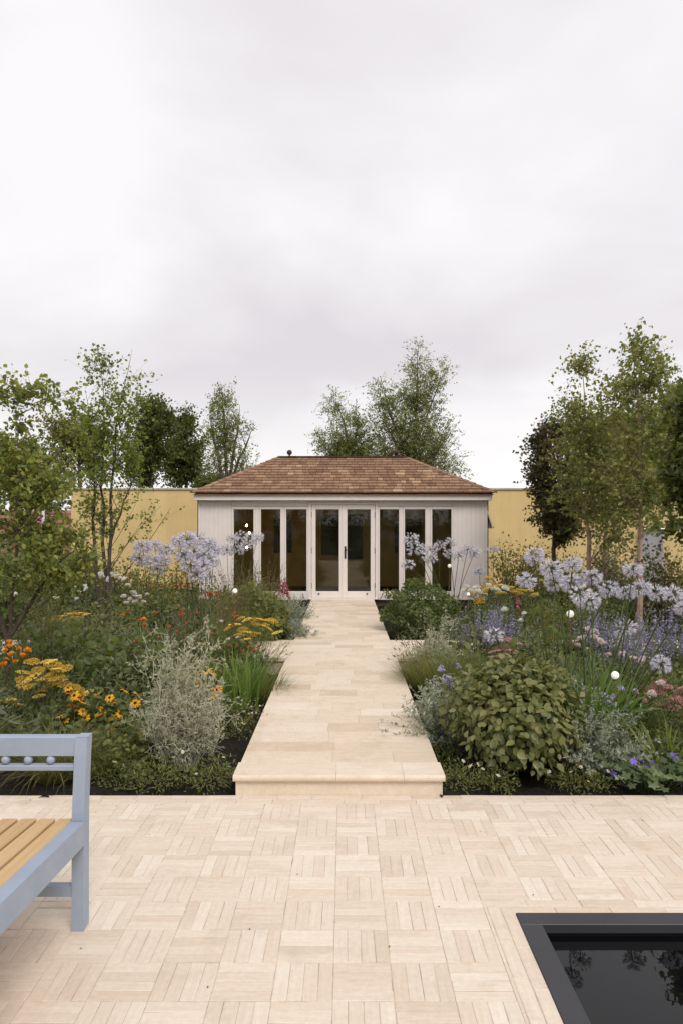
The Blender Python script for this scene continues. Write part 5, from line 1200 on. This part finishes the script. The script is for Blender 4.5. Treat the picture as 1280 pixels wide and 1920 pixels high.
flowering('rudbeckia_plant', 'smaller group of orange daisies showing behind the tall silver shrub', 'rudbeckia', 382, 5.4, rh, RUD, 1.2, F_leafy(300, .25, .40, .065, OVAL, 'L_dark', 16, lw=.8), part='flower', srad=.0022, spread=.12, lean=(0, -.45))
ay = cloud(82, 1272, 44, 36, 24, 5) + [(110, 1256), (120, 1252), (148, 1295), (162, 1300), (140, 1288), (10, 1316), (36, 1322), (20, 1312), (60, 1240), (88, 1240)]
flowering('yellow_yarrow', 'big mass of flat yellow yarrow heads behind the bench', 'yarrow', 85, 5.25, [(a, b, 5.1 + .02 * (k % 12)) for k, (a, b) in enumerate(ay)], ACHY, 1.15, F_fern(110, .46, 'L_grey', .3), tilt=.14, spread=.2, lean=(0, -.3))
ay = [(452, 1160), (463, 1162), (480, 1165), (490, 1162), (505, 1163), (512, 1164), (498, 1170), (485, 1172), (455, 1180), (462, 1186), (470, 1190), (478, 1188), (460, 1200), (448, 1192), (520, 1186), (502, 1178), (440, 1172), (430, 1178)]
flowering('yellow_yarrow', 'yellow yarrow heads in front of the leafy bush at the crossing paths', 'yarrow', 470, 7.25, ay, ACHY, 1.2, F_fern(60, .48, 'L_mid', .22), tilt=.16, spread=.14, lean=(0, -.3))
ay = [(108, 1158), (120, 1155), (130, 1152), (142, 1150), (152, 1150), (162, 1152), (136, 1158), (150, 1158), (98, 1162), (125, 1162)]
flowering('yellow_yarrow', 'distant strip of orange-yellow yarrow beneath the white roses', 'yarrow', 132, 7.8, ay, ACHY, 1.1, F_fern(70, .5, 'L_mid', .3), tilt=.12, spread=.2)
oh = [(10, 1222), (22, 1228), (12, 1238), (20, 1206), (36, 1218), (46, 1232), (30, 1242), (8, 1248), (16, 1214), (52, 1222)]
flowering('orange_geum', 'loose orange flowers under the hawthorn', 'flower', 25, 5.5, oh, APRI, 1.05, F_leafy(260, .25, .42, .05, LANCE, 'L_mid', 14), part='bloom', spread=.12)
hh = [(432, 1212), (445, 1210), (460, 1208), (468, 1215), (476, 1222), (462, 1228), (455, 1222), (484, 1214), (380, 1212), (402, 1212), (365, 1188), (372, 1206), (408, 1240), (406, 1246), (436, 1172), (440, 1150), (445, 1158), (436, 1156)]
flowering('helenium_plant', 'rust-red helenium flowers before the strap leaves and yellow yarrow', 'helenium', 430, 6.75, hh, RUSTB, .95, F_leafy(420, .35, .48, .05, LANCE, 'L_mid', 26), part='bloom', srad=.0018, spread=.25)
hh = [(322, 1080), (330, 1100), (308, 1100), (340, 1097), (348, 1100), (352, 1096), (278, 1092), (284, 1104), (292, 1102), (336, 1140), (340, 1148), (344, 1152), (338, 1156), (388, 1112), (398, 1115), (405, 1112), (412, 1116), (392, 1118)]
flowering('red_achillea', 'small coral and red flowers scattered below the lilac globes', 'flower', 345, 7.0, hh, RUSTB, .95, F_leafy(700, .55, .62, .045, LANCE, 'L_dark', 40), part='bloom', srad=.0018, spread=.35)
wh = [(128, 1100), (140, 1104), (148, 1112), (163, 1105), (158, 1100), (120, 1112), (145, 1124), (107, 1122), (30, 1115), (130, 1084), (192, 1082), (204, 1086), (214, 1080), (226, 1086), (234, 1088), (210, 1078), (190, 1078), (222, 1080), (240, 1098), (252, 1112), (262, 1122)]
flowering('rose_bush', 'white roses scattered in front of the multi-stemmed tree', 'rose', 170, 8.2, wh, ROSE, 1.0, F_leafy(900, .65, .62, .06, OVAL, 'L_grey', 40), part='bloom', spread=.45, tilt=.4)
flowering('scabious_plant', 'two pale button flowers on thin stems beside the yellow yarrow', 'flower', 412, 6.6, [(415, 1166, 6.6, .75), (428, 1200, 6.5, .8), (378, 1122, 7.0, .9), (446, 1196, 6.5, .7)], BLUSH, .9, F_leafy(60, .12, .3, .05, LANCE, 'L_mid', 6), part='bloom')
flowering('red_achillea', 'coral and pink flowers scattered through the middle of the left border', 'flower', 300, 6.3, [(290, 1150), (262, 1165), (318, 1176), (240, 1146), (300, 1196), (330, 1186), (352, 1170), (272, 1182), (222, 1240), (228, 1252), (255, 1205), (385, 1170), (398, 1190), (370, 1150)], RUSTB, .9, None, part='bloom', srad=.0016, spread=.25)
flowering('pink_phlox', 'pale pink flowers loosely grouped left of the coral flowers', 'flower', 250, 7.0, [(245, 1125), (254, 1130), (238, 1132), (262, 1120), (232, 1120), (248, 1112), (270, 1130), (276, 1116)], BLUSH, .9, F_leafy(200, .25, .55, .05, LANCE, 'L_grey', 10), part='bloom', srad=.0016, spread=.15)
flowering('red_achillea', 'few apricot blooms rising from the dark dahlia leaves', 'flower', 235, 6.2, [(230, 1155), (270, 1163), (272, 1172), (206, 1228)], APRI, .9, None, part='bloom', srad=.0018, spread=.1)
# dark leafy dahlia mass
for k, (x, Y, rad, h, lab) in enumerate(((205, 5.75, .36, .60, 'dark-leaved dahlia mass above the orange daisies'), (250, 6.3, .36, .66, 'dark-leaved dahlia below the coral flowers'), (150, 6.5, .4, .62, 'dark leafy mass under the distant yarrow strip'), (60, 6.3, .40, .62, 'dark leafy mass at the hawthorn foot'), (300, 5.9, .3, .52, 'dark leafy plant behind the tall silver shrub'))):
    bush('dahlia_plant', lab, 'plant', x, Y, F_leafy(620, rad, h, .078, OVAL, 'L_dark', 22, 'rednstem', lw=.85), 20 + k)
# fennel / bronze grass plumes
def plume(x, Y, h, label, seed=0, ns=70, rad=.25, mt='L_bronze', n=400):
    def f(o, r):
        P, wd, sd = blades(n, r, rad, h * .8, .0018, (.0, .4), (.1, .9), 6); obj('blades', G().ribbons(P, wd, sd), M['L_mid'], o, kind='stuff')
        g = G(); P = branchy(ns, r, h * 1.05, rad, g=g, rr=.0013, spread=.35, curl=(.0, .5)); S, D = along(P, 20, r, .6, 1.); k = len(S)
        g.leaves(LANCE, S, nrm(D * .9 + unit(k, r) * .5), unit(k, r), .022 * r.uniform(.5, 1.3, k)); obj('plumes', g, M[mt], o, kind='stuff')
    return bush('feather_grass', label, 'grass', x, Y, f, seed)
plume(450, 8.3, 1.05, 'bronze feather grass before the window panes left of the doors', 1, 90, .3)
plume(500, 9.9, 1.0, 'bronze feather grass close to the glazed doors', 2, 80, .25)
plume(420, 7.6, .85, 'bronze grass between the coral flowers and the leafy bush', 3, 60, .22)
plume(350, 6.5, .62, 'thin brownish grass above the tall silver shrub', 4, 60, .25)
plume(85, 7.4, .80, 'upright green-brown grass under the hawthorn boughs', 5, 80, .25, 'L_grass')
plume(1030, 7.6, .62, 'green feathery grass behind the agapanthus stems', 6, 60, .3, 'L_grass')

# ------------------------------------------------------------------ fillers: leafy perennials and small shrubs that close the borders
protos = []
for k, (rad, h, n, ls, tm, mt) in enumerate(((.30, .45, 420, .060, OVAL, 'L_mid'), (.32, .50, 700, .045, LANCE, 'L_dark'), (.28, .55, 560, .05, LANCE, 'L_grey'), (.30, .42, 380, .065, OVAL, 'L_dark'), (.32, .58, 800, .036, KITE, 'L_olive'))):
    o = thing('border_perennial', 'leafy perennial without flowers filling the border', 'plant', (0, 0, 0)); r = np.random.default_rng(70 + k)
    F_leafy(n, rad, h, ls, tm, mt, 18)(o, r); protos.append(o)
fr = np.random.default_rng(5); used = [0] * 5
kinds = [('broad mid green', 'broad leaves'), ('dark', 'narrow leaves'), ('grey-green', 'narrow leaves'), ('dark', 'broad leaves'), ('olive', 'small leaves')]
def fill(x0, x1, Ya, Yb, n, zone, hs=(.8, 1.15), ks=(0, 1, 2, 3, 4), seed=0):
    r = np.random.default_rng(seed)
    for i in range(n):
        Y = r.uniform(Ya, Yb); X = r.uniform(px(x0, Y), px(x1, Y)); k = int(r.choice(ks))
        if 7.25 < Y < 8.8 : Y = 7.0 if Y < 8 else 9.05
        if abs(X) < .9: X = .95 if X > 0 else -1.0
        o = protos[k] if used[k] == 0 else copy_tree(protos[k]); used[k] += 1
        lab = f'{kinds[k][0]} perennial with {kinds[k][1]} {zone}'
        place(o, (X, Y, -.03), r.uniform(0, 6.28), r.uniform(*hs), lab, f'{kinds[k][0]} perennials {zone}')
fill(-30, 440, 5.3, 7.0, 26, 'before the crossing path, left border', (.75, 1.1), (0, 1, 3, 1, 2), 1)
fill(-30, 500, 8.8, 12.5, 34, 'behind the crossing path, left border', (1.0, 1.45), (0, 1, 2, 4), 2)
fill(860, 1320, 5.3, 7.0, 24, 'before the crossing path, right border', (.75, 1.05), (0, 1, 2, 2), 3)
fill(900, 1320, 8.8, 12.0, 30, 'behind the crossing path, right border', (.95, 1.35), (0, 1, 2, 4), 4)
fill(1130, 1330, 4.4, 5.2, 9, 'low under the pink yarrow', (.5, .75), (0, 1, 2), 5)
fill(-10, 330, 4.5, 5.3, 12, 'low behind the bench', (.5, .75), (0, 1, 3), 6)
for k, x in enumerate(list(range(0, 470, 44)) + list(range(800, 1310, 46))):
    r = np.random.default_rng(900 + k); q = int(r.choice((0, 1, 2, 3))); o = copy_tree(protos[q]); used[q] += 1; Y = 7.12 + r.uniform(-.1, .1)
    side = 'left' if x < 640 else 'right'
    place(o, (px(x, Y), Y, -.03), r.uniform(0, 6.28), r.uniform(1.0, 1.3), f'{kinds[q][0]} perennial with {kinds[q][1]} along the crossing path, {side} border', f'{kinds[q][0]} perennials along the crossing path, {side} border')
fill(1340, 1900, 4.5, 7.0, 26, 'toward the far end of the right border', (.7, 1.1), (0, 1, 2, 3), 21)
fill(1340, 1750, 8.9, 12.5, 22, 'at the back of the right border end', (1.0, 1.4), (0, 1, 2, 4), 22)
fill(-700, -40, 4.5, 7.0, 24, 'toward the far end of the left border', (.7, 1.1), (0, 1, 2, 3), 23)
fill(-350, -40, 8.9, 12.5, 16, 'at the back of the left border end', (1.0, 1.4), (0, 1, 2, 4), 24)
# tall shrubs before the wall, right and left
def wallshrub(x, Y, rad, h, mt, label, n=1300, ls=.05, seed=0, tm=KITE):
    def f(o, r):
        g = G(); P = branchy(26, r, h, rad, g=g, rr=.006, spread=.7, curl=(-.2, .3)); obj('stem', g, M['bark'], o)
        S, D = along(P, n // 26, r, .25, 1.0); k = len(S); S = S + r.normal(0, .09, S.shape)
        obj('foliage', G().leaves(tm, S, nrm(D * .3 + unit(k, r)), unit(k, r) + np.array((0, 0, .6)), ls * r.uniform(.6, 1.3, k)), M[mt], o, kind='stuff')
    return bush('wall_shrub', label, 'shrub', x, Y, f, seed)
wallshrub(955, 13.6, .8, 1.25, 'L_olive', 'thin olive shrub beside the right corner of the garden room', 1500)
wallshrub(1000, 12.8, .8, 1.2, 'L_olive', 'loose olive shrub under the copper leaved tree', 1500, seed=1)
wallshrub(1135, 11.6, .8, 1.3, 'L_grey', 'grey-green shrub between the birch trunks', 2200, .045, 2)
wallshrub(1170, 11.0, .7, 1.15, 'L_grey', 'grey-green shrub left of the pinkish birch trunk', 1800, .045, 3)
wallshrub(1238, 9.8, .5, 1.28, 'L_copper', 'dark bronze shrub in front of the steel panel', 1300, .055, 4, OVAL)
wallshrub(1275, 10.2, .6, 1.25, 'L_olive', 'olive shrub behind the dark bronze shrub', 1500, .05, 5)
wallshrub(1060, 11.5, .7, 1.05, 'L_olive', 'low olive shrub before the copper leaved tree', 1400, .05, 6)
wallshrub(160, 12.5, .8, 1.1, 'L_mid', 'green shrub at the foot of the multi-stemmed tree', 1800, .055, 7)
wallshrub(235, 12.0, .7, 1.0, 'L_olive', 'olive shrub between the multi-stemmed tree and the lilac globes', 1500, .05, 8)
wallshrub(60, 10.5, .8, 1.35, 'L_mid', 'green shrub below the purple sign', 2200, .06, 9)
wallshrub(110, 11.5, .8, 1.2, 'L_olive', 'olive shrub beside the end of the yellow wall', 1800, .055, 10)
wallshrub(0, 9.0, .8, 1.4, 'L_dark', 'dark shrub behind the hawthorn', 2200, .06, 11)
wallshrub(330, 11.5, .6, .95, 'L_olive', 'olive shrub behind the lilac globes', 1200, .05, 12)

for k in range(9):  # unseen shrub row behind the camera, added to block the sky reflected in the panes
    c = copy_tree([o for o in C.objects if o.name.startswith('wall_shrub')][-3 if k % 2 else -2])
    place(c, (-8.5 + k * 2.1, -9.5 - (k % 3) * .5, -.14), k * 1.1, (2.3, 1.6, 2.0), 'tall leafy shrub in an unseen hedge added to keep sky reflections off the panes', 'hedge facing the garden room')
# dry scraps on the paving
LFM = G().leaves(OVAL, np.zeros((1, 3)), np.array([(1., 0, 0)]), np.array([(0, 0, 1.)]), np.array([[.010, .007, .010]])).mesh('dry_leaf', plain('dry_leaf_brown', (.07, .045, .03), .8, .2))
for k, (x, y) in enumerate(((217, 1512), (280, 1566), (182, 1523), (468, 1742), (150, 1780), (304, 1509), (1000, 1678), (820, 1700), (1150, 1520), (1205, 1539), (730, 1774), (56, 1500), (900, 1560), (560, 1640), (390, 1850))):
    Y = gY(y); o = tag(link(bpy.data.objects.new('dry_leaf', LFM)), 'scrap of dry brown leaf lying on the pale paving', 'leaf', 'dry leaf scraps on the terrace'); o.location = (px(x, Y), Y, .003); o.rotation_euler = (0, 0, k * 1.7); o.scale = (1, 1, 1)
# ------------------------------------------------------------------ globe lights on stakes
def orb(x, y, Y, rad, label):
    p = W(x, y, Y); o = thing('globe_light', label, 'garden light', (p[0], Y, -.03)); h = p[2] + .03
    obj('stake', G().tubes(np.array([[(0, 0, -.02), (0, 0, h * .5), (0, 0, h - rad * .9)]]), .0024, 6), M['copper'], o)
    obj('collar', G().lathe([(.007, -.012), (.009, 0), (.007, .004)], (0, 0, h - rad * .96), 8), M['copper'], o)
    obj('globe', G().lathe([(max(.0005, rad * math.sin(t_)), -rad * math.cos(t_)) for t_ in np.linspace(.02, math.pi - .02, 13)], (0, 0, h), 18), M['orb'], o, smooth=True)
orb(1152, 1266, 4.62, .026, 'round white globe light on a copper stake below the slanting agapanthus stems')
orb(1068, 1151, 4.98, .026, 'round white globe light among the stems of the large agapanthus clump')
orb(441, 1108, 7.6, .027, 'round white globe light in front of the leafy bush left of the path')
orb(842, 1061, 10.0, .027, 'round white globe light among the pale agapanthus before the panes')
orb(877, 1114, 8.85, .022, 'round white globe light at the edge of the golden yarrow strip')
